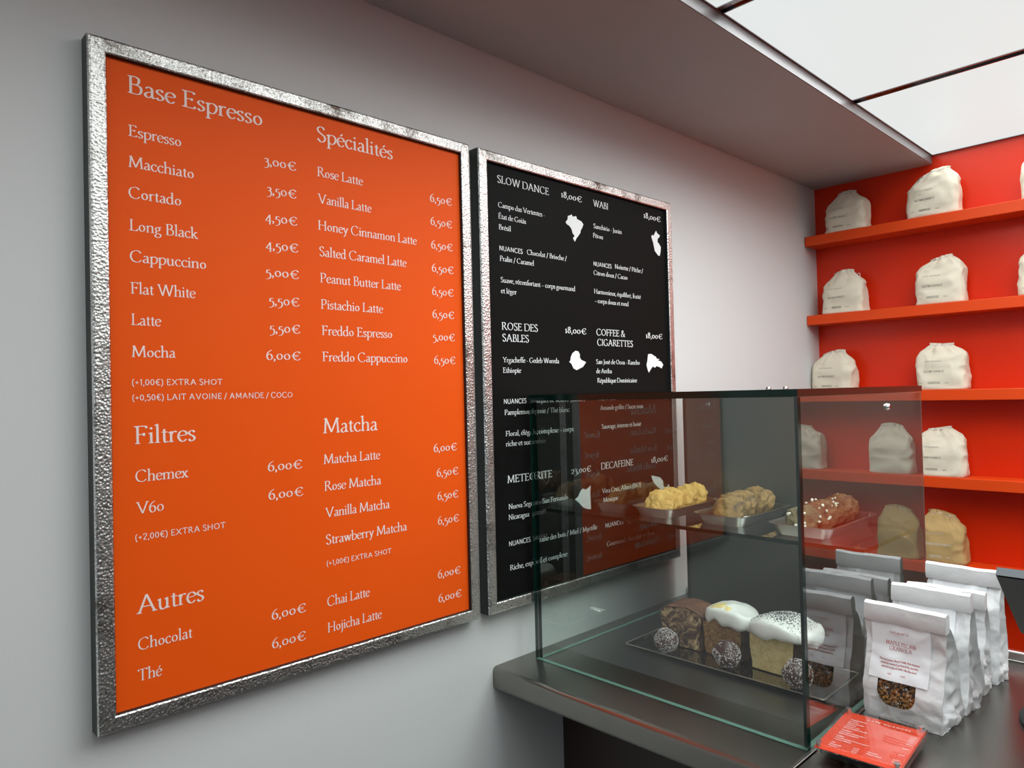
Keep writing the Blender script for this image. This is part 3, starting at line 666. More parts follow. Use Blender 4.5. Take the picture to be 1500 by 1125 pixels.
cookies(TR[0], 6, ['cookie_pale'], 'pale yellow lumpy cookie in the tray nearest the wall', 'pale yellow cookies', ords, seed=3)
cookies(TR[1], 6, ['cookie_brown'], 'brown chocolate chunk cookie in the middle tray', 'brown chocolate chunk cookies', ords, seed=21)
cookies(TR[2], 6, {0: 'cookie_olive', 'd': 'cookie_dark'}, 'dark cookie with white chips, right tray', 'dark cookies with white chips', ords, True, 43)

# ------------------------------------------------------------------ serving tray with cakes
tr = empty('serving_tray', (0.322, 1.345, CT + 0.0005), 0, 'long mirror-black serving tray with a thin metal rim inside the glass case', 'tray')
MB().rings([rrect(0.206, 0.072, 0.004, 0.0025), rrect(0.214, 0.080, 0.006, 0.0085), rrect(0.2145, 0.0805, 0.006, 0.0093), rrect(0.213, 0.0785, 0.006, 0.0095), rrect(0.2045, 0.0705, 0.004, 0.0045)]).build('tray_body', M['black_tray'], tr)
MB().rings([rrect(0.2155, 0.0815, 0.006, 0.0080), rrect(0.2165, 0.0825, 0.007, 0.0102), rrect(0.2145, 0.0805, 0.006, 0.0104), rrect(0.2135, 0.0795, 0.006, 0.0094)], False, False).build('rim', M['tray_rim'], tr)
MB().rings([rrect(0.195, 0.062, 0.004, 0.0), rrect(0.206, 0.072, 0.004, 0.0025)]).build('foot', M['black_tray'], tr)
TZ = CT + 0.0052
def cake(loc, rz, w, h, d, crust, crumb, seed, dome, lab, lean=0.0):
    """loaf chunk: x across the cut face, y away from it; the cut faces point at -y"""
    t = empty('cake_slice', loc, rz, lab, 'cake', 'loaf cake slices on the black tray')
    nx, nz, ny = 22, 20, 18
    def P(u, v, q):     # u across -1..1, v height 0..1, q depth 0..1
        ww = w / 2 * (0.90 + 0.10 * min(1, v * 1.6)) 
        x = u * ww; top = h * (1 - dome * u * u - dome * 0.5 * abs(u) ** 6); z = v * top; y = q * d
        n = noise.noise(Vector((x, y, z)) * 38 + Vector((seed, 0, 0))) * 0.0016 + noise.noise(Vector((x, y, z)) * 120 + Vector((seed, 3, 0))) * 0.0008
        return x + n * (abs(u) > .98) * 1.2, y + n * (q < .01 or q > .99), z + n * 1.5 * (v > .98)
    m = MB()
    def grid(f, a, b, mi):
        v = [f(i / a, j / b) for j in range(b + 1) for i in range(a + 1)]
        m.add(v, [(j * (a + 1) + i, j * (a + 1) + i + 1, (j + 1) * (a + 1) + i + 1, (j + 1) * (a + 1) + i) for j in range(b) for i in range(a)], mi)
    grid(lambda i, j: P(i * 2 - 1, 1, j), nx, ny, 0)             # top
    grid(lambda i, j: P(-1, i, j), nz, ny, 0); grid(lambda i, j: P(1, i, j), nz, ny, 0)
    grid(lambda i, j: P(i * 2 - 1, j, 1), nx, nz, 0); grid(lambda i, j: P(i * 2 - 1, 0, j), nx, ny, 0)
    m.build('crust', M[crust], t, smooth=True)
    f = MB(); m = f
    grid(lambda i, j: (lambda p: (p[0] * 0.955, p[1] - 0.0016 - 0.0012 * math.cos((i - .5) * PI), p[2] * 0.965 + 0.0022))(P(i * 2 - 1, j, 0)), nx, nz, 0)
    f.build('cut_face', M[crumb], t, smooth=True)
    return t
def icing(t, w, d, h, dome, seed, ox, over, th, drip):
    """soft frosting blanket over the dome: centre grid with lips that fall over the edges"""
    vs = []; fs = []; N, K = 56, 18
    def zt(x): u = max(-1, min(1, x / (w / 2))); return h * (1 - dome * u * u)
    rings = []
    for k in range(K + 1):
        q = k / K; ring = []
        for i in range(N):
            a = 2 * PI * i / N; ca, sa = math.cos(a), math.sin(a)
            wob = noise.noise(Vector((ca * 1.6, sa * 1.6, seed))) 
            e = 1.0 / max(abs(ca) ** 3.2 + abs(sa) ** 3.2, 1e-6) ** (1 / 3.2)
            if q <= 0.62: rad = q / 0.62; fall = 0; inn = 0
            elif q <= 0.86: s = (q - 0.62) / 0.24; rad = 1 + 0.06 * math.sin(s * PI); fall = s; inn = 0
            else: s = (q - 0.86) / 0.14; rad = 1 - 0.42 * s; fall = 1 - 0.25 * s; inn = s
            x = ox + ca * e * rad * (w / 2 + over) * (1 + 0.07 * wob); y = d / 2 - 0.001 + sa * e * rad * (d / 2 + over * 0.9) * (1 + 0.05 * wob)
            dr = drip * (0.55 + 0.9 * max(-.4, noise.noise(Vector((ca * 2.3 + 5, sa * 2.3, seed * 2))))) 
            bulge = th * (1 - 0.25 * rad * rad) * (1 + 0.20 * noise.noise(Vector((x * 40, y * 40, seed))))
            z = zt(x) + bulge * (1 - fall) - dr * fall + (0.0015 if inn else 0)
            if inn: z = min(z, zt(x) + 0.001) - 0.002 * inn
            ring.append((x, y, z))
        rings.append(ring)
    rings[0] = [(ox + (p[0] - ox) * 1, p[1], p[2]) for p in rings[0]]
    return MB().rings(rings, True, True).build('frosting', M['frosting'], t, smooth=True)
c1 = cake((0.203, 1.335, TZ), R(3), 0.100, 0.086, 0.075, 'crust_choc', 'marble', 3, 0.10, 'marbled chocolate loaf cake slice with plain brown top, leftmost on the black tray')
c2 = cake((0.300, 1.338, TZ), R(-2), 0.090, 0.082, 0.066, 'crust_brown', 'crumb_brown', 8, 0.12, 'brown spiced loaf cake slice under white frosting with lemon curd, middle of the tray')
i2 = icing(c2, 0.092, 0.066, 0.082, 0.12, 4.2, 0.004, 0.006, 0.024, 0.018)
c3 = cake((0.411, 1.328, TZ), R(-3), 0.094, 0.084, 0.072, 'crust_brown', 'poppy', 14, 0.12, 'pale poppy seed loaf cake slice under white icing sprinkled with seeds')
i3 = icing(c3, 0.100, 0.072, 0.084, 0.12, 9.7, 0.012, 0.014, 0.022, 0.022)
# lemon curd and poppy seeds lie on the real icing surface
def bvh(o):
    me = o.data; return BVHTree.FromPolygons([v.co.copy() for v in me.vertices], [tuple(p.vertices) for p in me.polygons])
bt = bvh(i2); cv = MB()
for cx, cy, ra in ((-0.020, 0.012, 0.013), (-0.006, 0.008, 0.010), (0.012, 0.004, 0.007), (-0.008, 0.020, 0.009)):
    vs = []; n = 22
    for rr in (1.0, 0.75, 0.4, 0.0):
        for q in range(n):
            a = q * 2 * PI / n; w_ = 1 + 0.3 * noise.noise(Vector((math.cos(a) * 2, math.sin(a) * 2, cx * 90)))
            x, y = cx + math.cos(a) * ra * rr * w_, cy + math.sin(a) * ra * rr * w_
            h_ = bt.ray_cast(Vector((x, y, 0.3)), Vector((0, 0, -1)))
            z = h_[0].z if h_[0] else 0.085
            vs.append((x, y, z + (0.0016 * (1 - rr ** 2) + 0.0001)))
    cv.add(vs, [(j * n + i, j * n + (i + 1) % n, (j + 1) * n + (i + 1) % n, (j + 1) * n + i) for j in range(3) for i in range(n)])
cv.build('lemon_curd', M['curd'], i2, smooth=True)
bt = bvh(i3); sd = MB(); random.seed(11)
for k in range(900):
    dense = k < 420
    x = random.gauss(0.012, 0.016) if dense else random.uniform(-0.05, 0.065); y = random.gauss(0.034, 0.016) if dense else random.uniform(-0.01, 0.08)
    h_ = bt.ray_cast(Vector((x, y, 0.3)), Vector((0, 0, -1)))
    if not h_[0] or h_[0].z < 0.07: continue
    p = h_[0]; s = random.uniform(.0007, .0014)
    sd.add([p + Vector((s, 0, 0)), p + Vector((-s, 0, 0)), p + Vector((0, s, 0)), p + Vector((0, -s, 0)), p + Vector((0, 0, s))], [(0, 2, 4), (2, 1, 4), (1, 3, 4), (3, 0, 4)])
sd.build('poppy_seeds', M['seed'], i3, kind='stuff')
# coconut energy balls
for (x, y, r, sd_, wh) in ((0.196, 1.289, 0.0245, 1, 'in front of the marbled cake slice'), (0.333, 1.296, 0.0265, 2, 'in front of the frosted brown cake slice'), (0.478, 1.293, 0.0265, 3, 'before the poppy seed cake slice')):
    vs, fs = lump(r, r, r * 0.97, sd_ * 5, 0.10, 1.6, 4, 1.0, 0.5)
    zmin = min(v.z for v in vs)
    o = MB().add(vs, fs).build('energy_ball', M['ball'], smooth=True); o.location = (x, y, TZ - zmin)
    tag(o, 'dark energy ball rolled in coconut, ' + wh, 'sweet', 'coconut energy balls on the black tray')
    bt = BVHTree.FromPolygons(vs, [tuple(f) for f in fs]); fl = MB(); random.seed(sd_)
    for k in range(850):
        n = Vector((random.gauss(0, 1), random.gauss(0, 1), random.gauss(0, 1))).normalized()
        if sd_ == 2 and n.z > 0.45 and n.x < 0.35 and random.random() < .85: continue
        if noise.noise(n * 3 + Vector((sd_, 0, 0))) < -0.30: continue
        h_ = bt.ray_cast(n * 0.1, -n); 
        if not h_[0]: continue
        p = h_[0] + n * 0.0004; t = n.orthogonal().normalized(); t = (Matrix.Rotation(random.uniform(0, PI), 3, n) @ t); b = n.cross(t)
        L = random.uniform(.0007, .0019); W_ = random.uniform(.0003, .0006); n2 = (n + t * random.uniform(-.5, .5)) * .0006
        fl.add([p + t * L + b * W_, p - t * L + b * W_, p - t * L - b * W_, p + t * L - b * W_, p + n2 + t * L * .6, p + n2 - t * L * .6], [(0, 1, 5, 4), (3, 4, 5, 2), (0, 4, 3), (1, 2, 5)])
    fl.build('coconut_flakes', M['coconut'], o, kind='stuff')
# crumbs
cr = MB(); random.seed(3)
for k in range(46):
    x, y = random.uniform(0.15, 0.50), random.uniform(1.279, 1.325); s = random.uniform(.0005, .0016)
    lv, lf = lump(s, s * .8, s * .7, k, .3, 1.5, 1); cr.add([(a.x + x, a.y + y, a.z + TZ + s * .5) for a in lv], lf)
tag(cr.build('cake_crumbs', M['crumb_brown'], kind='stuff'), 'small cake crumbs scattered along the front of the black tray', 'crumbs')

# ------------------------------------------------------------------ cotton pouches
def pouch(x, zsh, w, h, seed, lab, mat='cotton', ink='ink_black', prnt=1, rz=0.0, y=2.512, lean=0.0, cord=0, top=0.42, title='SLOW DANCE', dep=0.078):
    o = empty('coffee_pouch', (x, y, zsh + 0.0003), rz, lab, 'pouch', 'cotton drawstring coffee pouches on the orange shelves')
    n, K = 88, 40; rings = []; rnd = random.Random(seed)
    ph = [rnd.uniform(0, 6.28) for _ in range(8)]
    def prof(t):
        s = max(0, (t - 0.70) / 0.30); s = min(1, s); sm = s * s * (3 - 2 * s)
        a = w / 2 * (1 - 0.045 * t) * (1 - (1 - top) * sm ** 1.35) * (0.965 + 0.035 * min(1, t / .05))
        b = dep / 2 * (1 - 0.10 * t) * (1 - 0.80 * (max(0, (t - 0.50) / 0.50) ** 1.5)) * (0.95 + 0.05 * min(1, t / .05))
        return a, b
    for k in range(K + 1):
        t = k / K; a, b = prof(t); ring = []
        e = 5.5 - 2.5 * t
        for i in range(n):
            g = 2 * PI * i / n; c, s = math.cos(g), math.sin(g)
            px = a * math.copysign(abs(c) ** (2 / e), c); py = b * math.copysign(abs(s) ** (2 / e), s)
            q = Vector((px, py * 1.3, t * h))
            f = noise.noise(q * 22 + Vector((seed * 3.1, 0, 0))) * 0.0065 - abs(noise.noise(q * 30 + Vector((0, seed * 2.3, 0)))) * 0.0085 * (0.4 + t) + noise.noise(Vector((q.x * 55, q.y * 55, q.z * 16)) + Vector((seed, 0, 9))) * 0.0022 * (0.3 + t)
            gt_ = max(0, (t - 0.70) / 0.30)
            f += gt_ * 0.0052 * math.sin(i * 2 * PI / n * 15 + ph[0] + 1.3 * math.sin(g * 2 + ph[1])) + gt_ * 0.002 * math.sin(g * 27 + ph[2])
            neck = math.exp(-((t - 0.955) / 0.02) ** 2) * 0.0025
            m = math.hypot(px, py) or 1
            if t < 0.03: f *= 0.3
            px += px / m * (f - neck); py += py / m * (f - neck)
            z = t * h * (1 + lean * px / w) + (0.010 * math.sin(px / w * 5 + ph[3]) * t * t * 0.7) - (0.030 * (abs(px) / (w / 2)) ** 2 * max(0, t - .6))
            ring.append((px, py, max(0, z)))
        rings.append(ring)
    rings.append([(p[0] * .6, p[1] * .35, p[2] - 0.006) for p in rings[-1]])
    mb = MB().rings(rings)
    body = mb.build('pouch_body', M[mat], o, smooth=True)
    bt = BVHTree.FromPolygons([Vector(v) for v in mb.v], mb.f)
    # drawn cord round the neck
    t = 0.955; a, b = prof(t); pts = []
    for i in range(29):
        g = -2.4 + i * 4.9 / 28 ; k_ = int(t * K); ring = rings[k_]; p = ring[int((g % (2 * PI)) / (2 * PI) * n) % n]
        pts.append((p[0] * 1.01, p[1] * 1.06, p[2]))
    MB().tube(pts, 0.0013, 6).build('drawcord', M['cord'], o, smooth=True)
    if cord:
        q = Vector(rings[int(0.90 * K)][4]); d = []
        for i in range(16):
            s = i / 15; d.append((q.x + 0.004 + 0.016 * s + 0.006 * math.sin(s * 7), q.y - 0.012 * s, q.z - 0.034 * s + 0.006 * math.sin(s * 9)))
        MB().tube(d, 0.0013, 6).build('drawcord', M['cord'], o, smooth=True, label='loose end of the cord hanging down the side')
    if prnt:
        def fn(px, pz):
            hit_ = bt.ray_cast(Vector((px, -0.2, pz)), Vector((0, 1, 0)))
            return (px, (hit_[0].y if hit_[0] else -dep / 2) - 0.0005, pz)
        pr = MB(); x0 = -w / 2 + 0.19 * w
        put_text(pr, 'CAFÉ NUANCES', x0 + 0.002, 0.57 * h, 0.0036, fn, 0.047, True, 1.15, 22)
        pr.build('printed_text', M[ink], body); pr = MB()
        put_text(pr, title, x0, 0.355 * h, 0.0060, fn, 0.056 if len(title) < 11 else 0.072, False, 1.0, 0)
        pr.build('printed_text', M[ink], body); pr = MB()
        put_text(pr, '250G', x0 - 0.010, 0.125 * h, 0.0022, fn, None, True, 1.7, 10)
        pr.build('printed_text', M[ink], body); pr = MB()
        put_text(pr, 'CAFÉ DE SPÉCIALITÉ', x0 + 0.012, 0.145 * h, 0.0024, fn, 0.033, True, 1.8, 6)
        put_text(pr, 'TORRÉFIÉ À PARIS', x0 + 0.012, 0.120 * h, 0.0024, fn, 0.033, True, 1.8, 6)
        pr.build('printed_text', M[ink], body); pr = MB()
        put_text(pr, 'GRAINS', x0 + 0.058, 0.125 * h, 0.0022, fn, None, True, 1.7, 10)
        pr.build('printed_text', M[ink], body)
    return o
pouch(0.130, SH[0], 0.142, 0.133, 1, 'cream printed cotton pouch slumped at the left end of the topmost shelf', rz=R(-3), top=0.36, lean=0.10)
pouch(0.394, SH[0], 0.150, 0.142, 2, 'cream printed cotton pouch leaning rightwards, centre of the topmost shelf', rz=R(2), top=0.62, lean=0.14)
pouch(0.694, SH[0], 0.150, 0.138, 3, 'cream cotton pouch cut by the right picture edge on the topmost shelf', top=0.5)
pouch(0.115, SH[1], 0.142, 0.142, 4, 'cream printed cotton pouch with loose pink cord, left end of the second shelf', cord=1, top=0.42)
pouch(0.406, SH[1], 0.140, 0.150, 5, 'cream printed cotton pouch with gathered top, centre of the second shelf', top=0.46)
pouch(0.677, SH[1], 0.146, 0.150, 6, 'cream cotton pouch cut by the right picture edge on the second shelf', top=0.5)
pouch(0.074, SH[2], 0.142, 0.138, 7, 'cream printed cotton pouch on the third shelf, left, its base behind the case lid', top=0.50)
pouch(0.402, SH[2], 0.142, 0.150, 8, 'cream printed cotton pouch on the third shelf, just right of the case lid', top=0.42)
pouch(0.388, SH[3], 0.146, 0.155, 9, 'cream printed cotton pouch on the fourth shelf, right of the glass case', top=0.46)
pouch(0.948, SH[3], 0.132, 0.156, 10, 'plain unprinted cream pouch on the fourth shelf, mirrored in the case side', prnt=0, top=0.52)
pouch(1.240, SH[3], 0.150, 0.158, 13, 'plain cream pouch on the fourth shelf, mirrored at the front edge of the case side', prnt=0, top=0.40)
pouch(0.388, SH[4], 0.134, 0.155, 11, 'tan kraft coloured pouch with faint white print on the lowest shelf', mat='kraft', ink='ink_white', top=0.50, title='ROSE DES SABLES')
pouch(0.934, SH[4], 0.132, 0.158, 12, 'plain dull tan pouch on the lowest shelf, mirrored in the case side', mat='kraft', prnt=0, top=0.60)

# ------------------------------------------------------------------ granola bags
def crumple(q, seed):
    q = Vector(q) + Vector((seed * 1.7, 0, 0))
    a = noise.noise(q * 20); b = abs(noise.noise(q * 33 + Vector((4, 2, 1)))); c = noise.noise(q * 75)
    v = noise.voronoi(q * 30)[0]
    return 0.0036 * a - 0.0070 * b + 0.0008 * c + 0.0055 * (v[1] - v[0])
def granola_bag(loc, rz, seed, lab, w=0.121, h=0.186, d0=0.100, text=True, full=True, lean=0.0):
    o = empty('granola_bag', loc, rz, lab, 'bag', 'white paper granola bags on the counter')
    H = h - 0.022
    wid = lambda t: w * (1 + 0.035 * t) * (0.97 + 0.03 * min(1, t / .08) if t < .3 else 1)
    dep = lambda t: d0 * (1 - t) ** 0.62 * (0.96 + 0.04 * min(1, t / .05)) + 0.007
    yf = lambda t: -d0 / 2 + (0.024 + lean) * t ** 1.3 + 0.004 * math.sin(t * 9 + seed)
    # front sheet as a fine grid with a real hole for the window
    NX, NZ = 60, 92
    def FP(u, t):        # u -1..1
        x = u * wid(t) / 2; z = t * H
        bul = -0.006 * (1 - u * u) * math.sin(min(1, t * 1.5) * PI) 
        fz = 0.35 if t < .02 or t > .97 else 1
        cr_ = crumple((x, 0.3, z), seed) * fz * (0.45 + 0.55 * min(1, abs(t - .42) * 4))
        edge = 0.5 + 0.5 * min(1, (1 - abs(u)) * 8)
        return Vector((x + 0.35 * crumple((u, z * 1.3, 5), seed + 3) * (abs(u) > .9), yf(t) + bul + cr_ * edge, z))
    wc, wz, wa, wb = -0.115, 0.335, 0.48, 0.175          # window centre (u, t) and half sizes
    def inside(u, t):
        a = (u - wc) / wa; b = (t - wz) / wb
        return (abs(a) ** 3.2 + abs(b) ** 2.4) < 1 if b < 0 else (abs(a) ** 5 + abs(b) ** 5) < 1
    U = [[(-1 + 2 * i / NX, j / NZ) for i in range(NX + 1)] for j in range(NZ + 1)]
    faces = []; keep = set(); kill = []
    for j in range(NZ):
        for i in range(NX):
            cu, ct = (U[j][i][0] + U[j][i + 1][0]) / 2, (U[j][i][1] + U[j + 1][i][1]) / 2
            q = (j * (NX + 1) + i, j * (NX + 1) + i + 1, (j + 1) * (NX + 1) + i + 1, (j + 1) * (NX + 1) + i)
            if inside(cu, ct): kill.append(q)
            else: faces.append(q)
    ks = set(k for q in kill for k in q); fs_ = set(k for q in faces for k in q); rim = ks & fs_
    UV = [p for r_ in U for p in r_]
    for k in rim:        # snap the rim of the hole onto the smooth outline
        u, t = UV[k]; lo, hi = 0.5, 1.5
        for _ in range(18):
            m = (lo + hi) / 2
            if inside(wc + (u - wc) * m, wz + (t - wz) * m): lo = m
            else: hi = m
        UV[k] = (wc + (u - wc) * lo, wz + (t - wz) * lo)
    used = {}; vs = []; ff = []
    for q in faces:
        r_ = []
        for k in q:
            if k not in used: used[k] = len(vs); vs.append(FP(*UV[k]))
            r_.append(used[k])
        ff.append(tuple(r_))
    mb = MB().add(vs, ff)
    # sides with an inward gusset, back, base
    def grid(f, a, b):
        v = [f(i / a, j / b) for j in range(b + 1) for i in range(a + 1)]
        mb.add(v, [(j * (a + 1) + i, j * (a + 1) + i + 1, (j + 1) * (a + 1) + i + 1, (j + 1) * (a + 1) + i) for j in range(b) for i in range(a)])
    for sg in (1, -1):
        def side(q, t):
            p = FP(sg, t); y1 = yf(t) + dep(t); y = p.y + (y1 - p.y) * q
            g = math.sin(q * PI) * (0.004 + 0.024 * t ** 1.2) if t > .12 else math.sin(q * PI) * -0.002
            cr_ = crumple((sg, y * 1.4, t * H), seed + 7) * 2.2 * math.sin(q * PI)
            return (p.x - sg * g + cr_, y, t * H)
        grid(side, 22, 60)
    grid(lambda i, t: (lambda u: (u * wid(t) / 2 * (1 if abs(u) < 1 else 1), yf(t) + dep(t) + crumple((u * .06, 9, t * H), seed) * (1 - abs(u)), t * H))(i * 2 - 1), 24, 40)
    grid(lambda i, q: ((i * 2 - 1) * wid(0) / 2, yf(0) + dep(0) * q, 0.0002), 12, 8)
    body = mb.build('bag_body', M['paper'], o, smooth=True)
    # rolled and folded top
    zt = H; yt = yf(1) - 0.002; W2 = wid(1) / 2 + 0.001
    prof = [(0.010, -0.006), (0.0115, 0.004), (0.011, 0.018), (0.007, 0.0235), (0.000, 0.0245), (-0.0055, 0.021), (-0.0068, 0.010), (-0.0062, -0.003), (-0.0040, -0.0075), (0.002, -0.0065)]
    rr = []
    for i in range(29):
        s = i / 28; x = -W2 + 2 * W2 * s
        rr.append([(x + crumple((x, a, b), seed) * .3, yt + a + noise.noise(Vector((x * 30, b * 60, seed))) * 0.0016, zt + b - 0.001 + noise.noise(Vector((x * 22, 0, seed))) * 0.0022) for a, b in prof])
    MB().rings(rr).build('rolled_top', M['paper'], o, smooth='auto')
    # label
    def fl(x, z, off=0.0012):
        t = z / H; return (x, min(FP(x / (wid(t) / 2), t).y, yf(t) - 0.0045 * math.sin(min(1, t * 1.5) * PI)) - off, z)
    lx0, lx1, lz0, lz1 = -0.052 * w / .121, 0.040 * w / .121, 0.410 * H, 0.955 * H
    lb = MB(); a, b = 18, 30
    v = [fl(lx0 + (lx1 - lx0) * i / a, lz0 + (lz1 - lz0) * j / b) for j in range(b + 1) for i in range(a + 1)]
    lb.add(v, [(j * (a + 1) + i, j * (a + 1) + i + 1, (j + 1) * (a + 1) + i + 1, (j + 1) * (a + 1) + i) for j in range(b) for i in range(a)])
    lo_ = lb.build('label', M['label_paper'], o, smooth=True)
    cx = (lx0 + lx1) / 2; P_ = lambda a_, b_: fl(a_, b_, 0.0016)
    g = MB()
    put_text(g, 'CAFÉ NUANCES', cx - 0.002, 0.855 * H, 0.0030, P_, 0.030, True, 1.3, 26, 'c')
    g.build('printed_text', M['ink_red'], lo_); g = MB()
    put_text(g, 'MAPLE PECAN', cx, 0.735 * H, 0.0066, P_, 0.047, False, 1.0, 0, 'c')
    put_text(g, 'GRANOLA', cx, 0.683 * H, 0.0066, P_, 0.035, False, 1.0, 0, 'c')
    g.build('printed_text', M['ink_red'], lo_); g = MB()
    for q, s in enumerate(('Flocons d’avoine, Sirop d’érable, Noix de pécan,'.replace('’', ' '), 'graines de tournesol, graines de lin, amandes,', 'graines de courge, sel, huile d olive, fleur de sel')):
        put_text(g, s, cx, (0.585 - 0.033 * q) * H, 0.0029, P_, 0.062 - 0.004 * q, False, 1.5, 0, 'c')
    put_text(g, '250G', cx - 0.016, 0.466 * H, 0.0026, P_, None, False, 1.4, 4); put_text(g, '9,50€', cx + 0.004, 0.466 * H, 0.0026, P_, None, False, 1.4, 4)
    g.build('printed_text', M['ink_red'], lo_)
    if full:
        # what shows behind the window: a bed and loose clusters
        bed = MB(); a, b = 12, 14
        z0, z1 = 0.10 * H, 0.56 * H; x0, x1 = -0.050, 0.046
        v = [(x0 + (x1 - x0) * i / a, yf((z0 + (z1 - z0) * j / b) / H) + 0.0070 + 0.002 * noise.noise(Vector((i, j, seed))), z0 + (z1 - z0) * j / b) for j in range(b + 1) for i in range(a + 1)]
        bed.add(v, [(j * (a + 1) + i, j * (a + 1) + i + 1, (j + 1) * (a + 1) + i + 1, (j + 1) * (a + 1) + i) for j in range(b) for i in range(a)])
        bo = bed.build('granola', M['dark_fill'], o)
        fk = MB(); rnd = random.Random(seed)
        for k in range(900):
            x = rnd.uniform(x0 + .004, x1 - .004); z = rnd.uniform(z0 + .004, z1 - .004); s = rnd.uniform(.0014, .0036)
            lv, lf = lump(s, s * rnd.uniform(.6, .9), s * .45, k % 9, .25, 1.4, 1)
            ro = Euler((rnd.uniform(0, 3), rnd.uniform(0, 3), rnd.uniform(0, 3))).to_matrix(); y = yf(z / H) + 0.0052 + rnd.uniform(-.0008, .0018)
            fk.add([ro @ p_ + Vector((x, y, z)) for p_ in lv], lf, 0 if rnd.random() < .72 else (1 if rnd.random() < .6 else 2))
        fk.build('granola_clusters', [M['flake'], M['dark_fill'], M['coconut']], bo, smooth=True, kind='stuff')
        fm = MB(); a, b = 14, 14
        us = [wc - wa * 1.04 + 2 * wa * 1.04 * i / a for i in range(a + 1)]; ts = [wz - wb * 1.04 + 2 * wb * 1.04 * j / b for j in range(b + 1)]
        v = [FP(u, t) + Vector((0, 0.0012, 0)) for t in ts for u in us]
        fm.add(v, [(j * (a + 1) + i, j * (a + 1) + i + 1, (j + 1) * (a + 1) + i + 1, (j + 1) * (a + 1) + i) for j in range(b) for i in range(a)])
        fm.build('window_film', M['film'], o, smooth=True)
    return o
granola_bag((0.6615, 1.322, CT + 0.0006), R(-3), 2, 'white paper granola bag in front of its row, red print and clear window showing', lean=0.006, d0=0.094)
granola_bag((0.6680, 1.424, CT + 0.0006), R(-2), 5, 'white paper granola bag second from the front, print half hidden', h=0.196, d0=0.076)
granola_bag((0.6660, 1.512, CT + 0.0006), R(2), 8, 'white paper granola bag third in the row, only its folded side showing', h=0.180, d0=0.058)
granola_bag((0.6740, 1.592, CT + 0.0006), R(-2), 11, 'white paper granola bag at the back of the row by the black screen', h=0.203, d0=0.058)

# ------------------------------------------------------------------ acrylic price holder
hd = empty('card_holder', (0.6570, 1.148, CT + 0.0005), R(4.2), 'orange price card lying flat in a clear acrylic block before the granola bags', 'sign holder')
hw, hh = 0.0600, 0.0780
MB().bbox(-hw, hw, -hh, hh, 0.0205, 0.0275, 0.0006).build('cover_plate', M['acrylic'], hd)
MB().bbox(-hw, hw, -hh, hh, 0.0115, 0.0195, 0.0006).build('back_plate', M['acrylic'], hd)
cd = MB().box(-hw + 0.0015, hw - 0.0015, -hh + 0.0015, hh - 0.0015, 0.0196, 0.0203).build('price_card', M['card'], hd)
for sx in (-1, 1):
    for sy in (-1, 1):
        s = MB(); s.cyl((sx * (hw - 0.007), sy * (hh - 0.007), 0.0105), (0, 0, 1), 0.0033, 0.0172, 16).cyl((sx * (hw - 0.007), sy * (hh - 0.007), 0.0276), (0, 0, 1), 0.0042, 0.0012, 16)
        s.build('corner_bolt', M['acrylic'] if sy > 5 else M['screw'], hd, smooth='auto')
MB().bbox(-hw + 0.012, hw - 0.012, -hh + 0.02, hh - 0.02, 0.0, 0.0105, 0.0006).build('foot_block', M['acrylic'], hd)
for dx in (-0.014, 0.004):
    MB().cyl((dx, -hh + 0.006, 0.0), (0, 0, 1), 0.0030, 0.0113, 14).build('peg', M['acrylic'], hd, smooth='auto')
pr = MB(); F_ = lambda a, b: (a, b, 0.02045)
put_text(pr, 'CAFÉ NUANCES', 0.008, 0.061, 0.0042, F_, 0.062, True, 1.25, 26, 'c', up=(0, 0, 1))
pr.build('printed_text', M['ink_white'], cd); pr = MB()
ln = [('Viennoiseries', 0, 1.25), ('Croissant', 0, 1), ('Pain au chocolat', 0, 1), ('Chausson', 0, 1), ('Chausson noix', 0, 1), ('Roulé Feuilleté chocolat', 0, 1), ('', 0, 1), ('Cookies', 0, 1.25), ('Chocolat / Double choc /', 0, 1), ('Beurre de cacahuète', 0, 1), ('', 0, 1), ('Cakes', 0, 1.25), ('Chocolat marbré / Citron pavot /', 0, 1), ('Carotte / Banane', 0, 1)]
z = 0.048
for s, dx, kk in ln:
    if s: put_text(pr, s, -0.044, z, 0.0030 * kk, F_, None, False, 1.5, 2, up=(0, 0, 1))
    z -= 0.0068 if s else 0.0035
for q, s in enumerate(('Thé', 'Energy ball', 'Financier')): put_text(pr, s, -0.044, -0.046 - 0.0065 * q, 0.0030, F_, None, False, 1.5, 2, up=(0, 0, 1))
for q in range(3): put_text(pr, '3,00€', -0.012, -0.046 - 0.0065 * q, 0.0030, F_, None, False, 1.5, 2, up=(0, 0, 1))
for q, s in enumerate(('Pancakes', 'Banana bread')): put_text(pr, s, 0.008, -0.046 - 0.0065 * q, 0.0030, F_, None, False, 1.5, 2, up=(0, 0, 1))
for q in range(2): put_text(pr, '5,00€', 0.050, -0.046 - 0.0065 * q, 0.0030, F_, None, False, 1.5, 2, 'r', up=(0, 0, 1))
for q, s in enumerate(('2,20€', '2,50€', '2,80€', '3,50€', '3,90€')): put_text(pr, s, 0.052, 0.0412 - 0.0068 * q, 0.0030, F_, None, False, 1.5, 2, 'r', up=(0, 0, 1))
put_text(pr, '4,50€', 0.052, -0.003, 0.0030, F_, None, False, 1.5, 2, 'r', up=(0, 0, 1)); put_text(pr, '5,00€', 0.052, -0.026, 0.0030, F_, None, False, 1.5, 2, 'r', up=(0, 0, 1))
pr.build('printed_text', M['ink_white'], cd)

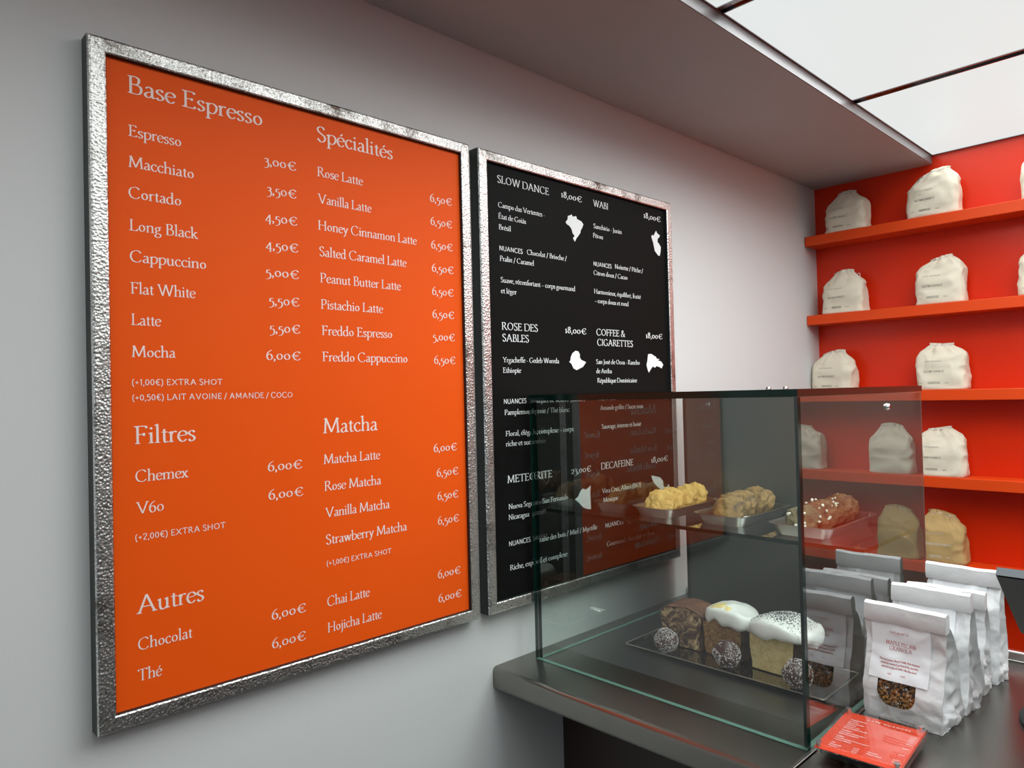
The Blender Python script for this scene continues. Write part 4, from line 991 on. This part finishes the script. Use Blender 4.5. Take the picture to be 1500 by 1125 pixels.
# ------------------------------------------------------------------ black till screen at the right edge
ts = empty('till_screen', (0.79, 1.42, CT + 0.0005), 0, 'black till screen on a stand, cut off by the right edge beside the granola bags', 'screen')
A0 = Vector((-0.012, -0.062, 0.247)); B0 = Vector((-0.012, 0.095, 0.115))     # upper and lower corner of the left edge
dd = (B0 - A0).normalized(); nn = Vector((0, dd.z, -dd.y)).normalized()   # thickness direction
nn = nn if nn.y > 0 else -nn
Lw, Lh, Lt = 0.26, (B0 - A0).length, 0.016
def slabv(x0, x1, s0, s1, t0, t1):
    pts = []
    for t in (t0, t1):
        for x, s in ((x0, s0), (x1, s0), (x1, s1), (x0, s1)): pts.append(A0 + Vector((x, 0, 0)) + dd * s + nn * t)
    return pts
bm = bmesh.new(); bmesh.ops.create_cube(bm, size=1)
for v in bm.verts: v.co = A0 + Vector(((v.co.x + .5) * Lw, 0, 0)) + dd * ((v.co.y + .5) * Lh) + nn * ((v.co.z + .5) * Lt)
bmesh.ops.bevel(bm, geom=bm.edges[:], offset=0.003, segments=2, affect='EDGES')
MB().bm(bm).build('housing', M['black_plastic'], ts)
MB().add(slabv(0.006, Lw - 0.006, 0.004, Lh - 0.006, Lt, Lt + 0.0015), [(0, 1, 2, 3), (4, 7, 6, 5), (0, 4, 5, 1), (1, 5, 6, 2), (2, 6, 7, 3), (3, 7, 4, 0)]).build('display_glass', M['grey_bezel'], ts)
MB().add(slabv(0.001, Lw - 0.001, -0.0012, -0.0002, 0.001, Lt - 0.001), [(0, 1, 2, 3), (4, 7, 6, 5), (0, 4, 5, 1), (1, 5, 6, 2), (2, 6, 7, 3), (3, 7, 4, 0)]).build('top_edge', M['grey_bezel'], ts)
MB().cyl((0.105, 0.03, 0), (0, 0, 1), 0.108, 0.006, 48).cyl((0.105, 0.03, 0.006), (0, 0, 1), 0.108, 0.005, 48, r2=0.100).build('base', M['black_plastic'], ts, smooth='auto')
MB().tube([(0.115, 0.03, 0.009), (0.115, 0.03, 0.09), (0.115, 0.02, 0.165)], 0.016, 16).build('stand', M['black_plastic'], ts, smooth=True)

# ------------------------------------------------------------------ the counter group stands 2.4 % closer than first laid out, clear of the board frames
KC = 0.976
for o in list(COL.objects):
    if o.parent is None and o.name.split('.')[0] in ('counter', 'display_case', 'cookie_tray', 'cookie', 'serving_tray', 'cake_slice', 'energy_ball', 'cake_crumbs', 'granola_bag', 'card_holder', 'till_screen'):
        o.location = Vector((1.08, 0, 1.5)) * (1 - KC) + Vector(o.location) * KC
        o.scale = (KC, KC, KC)
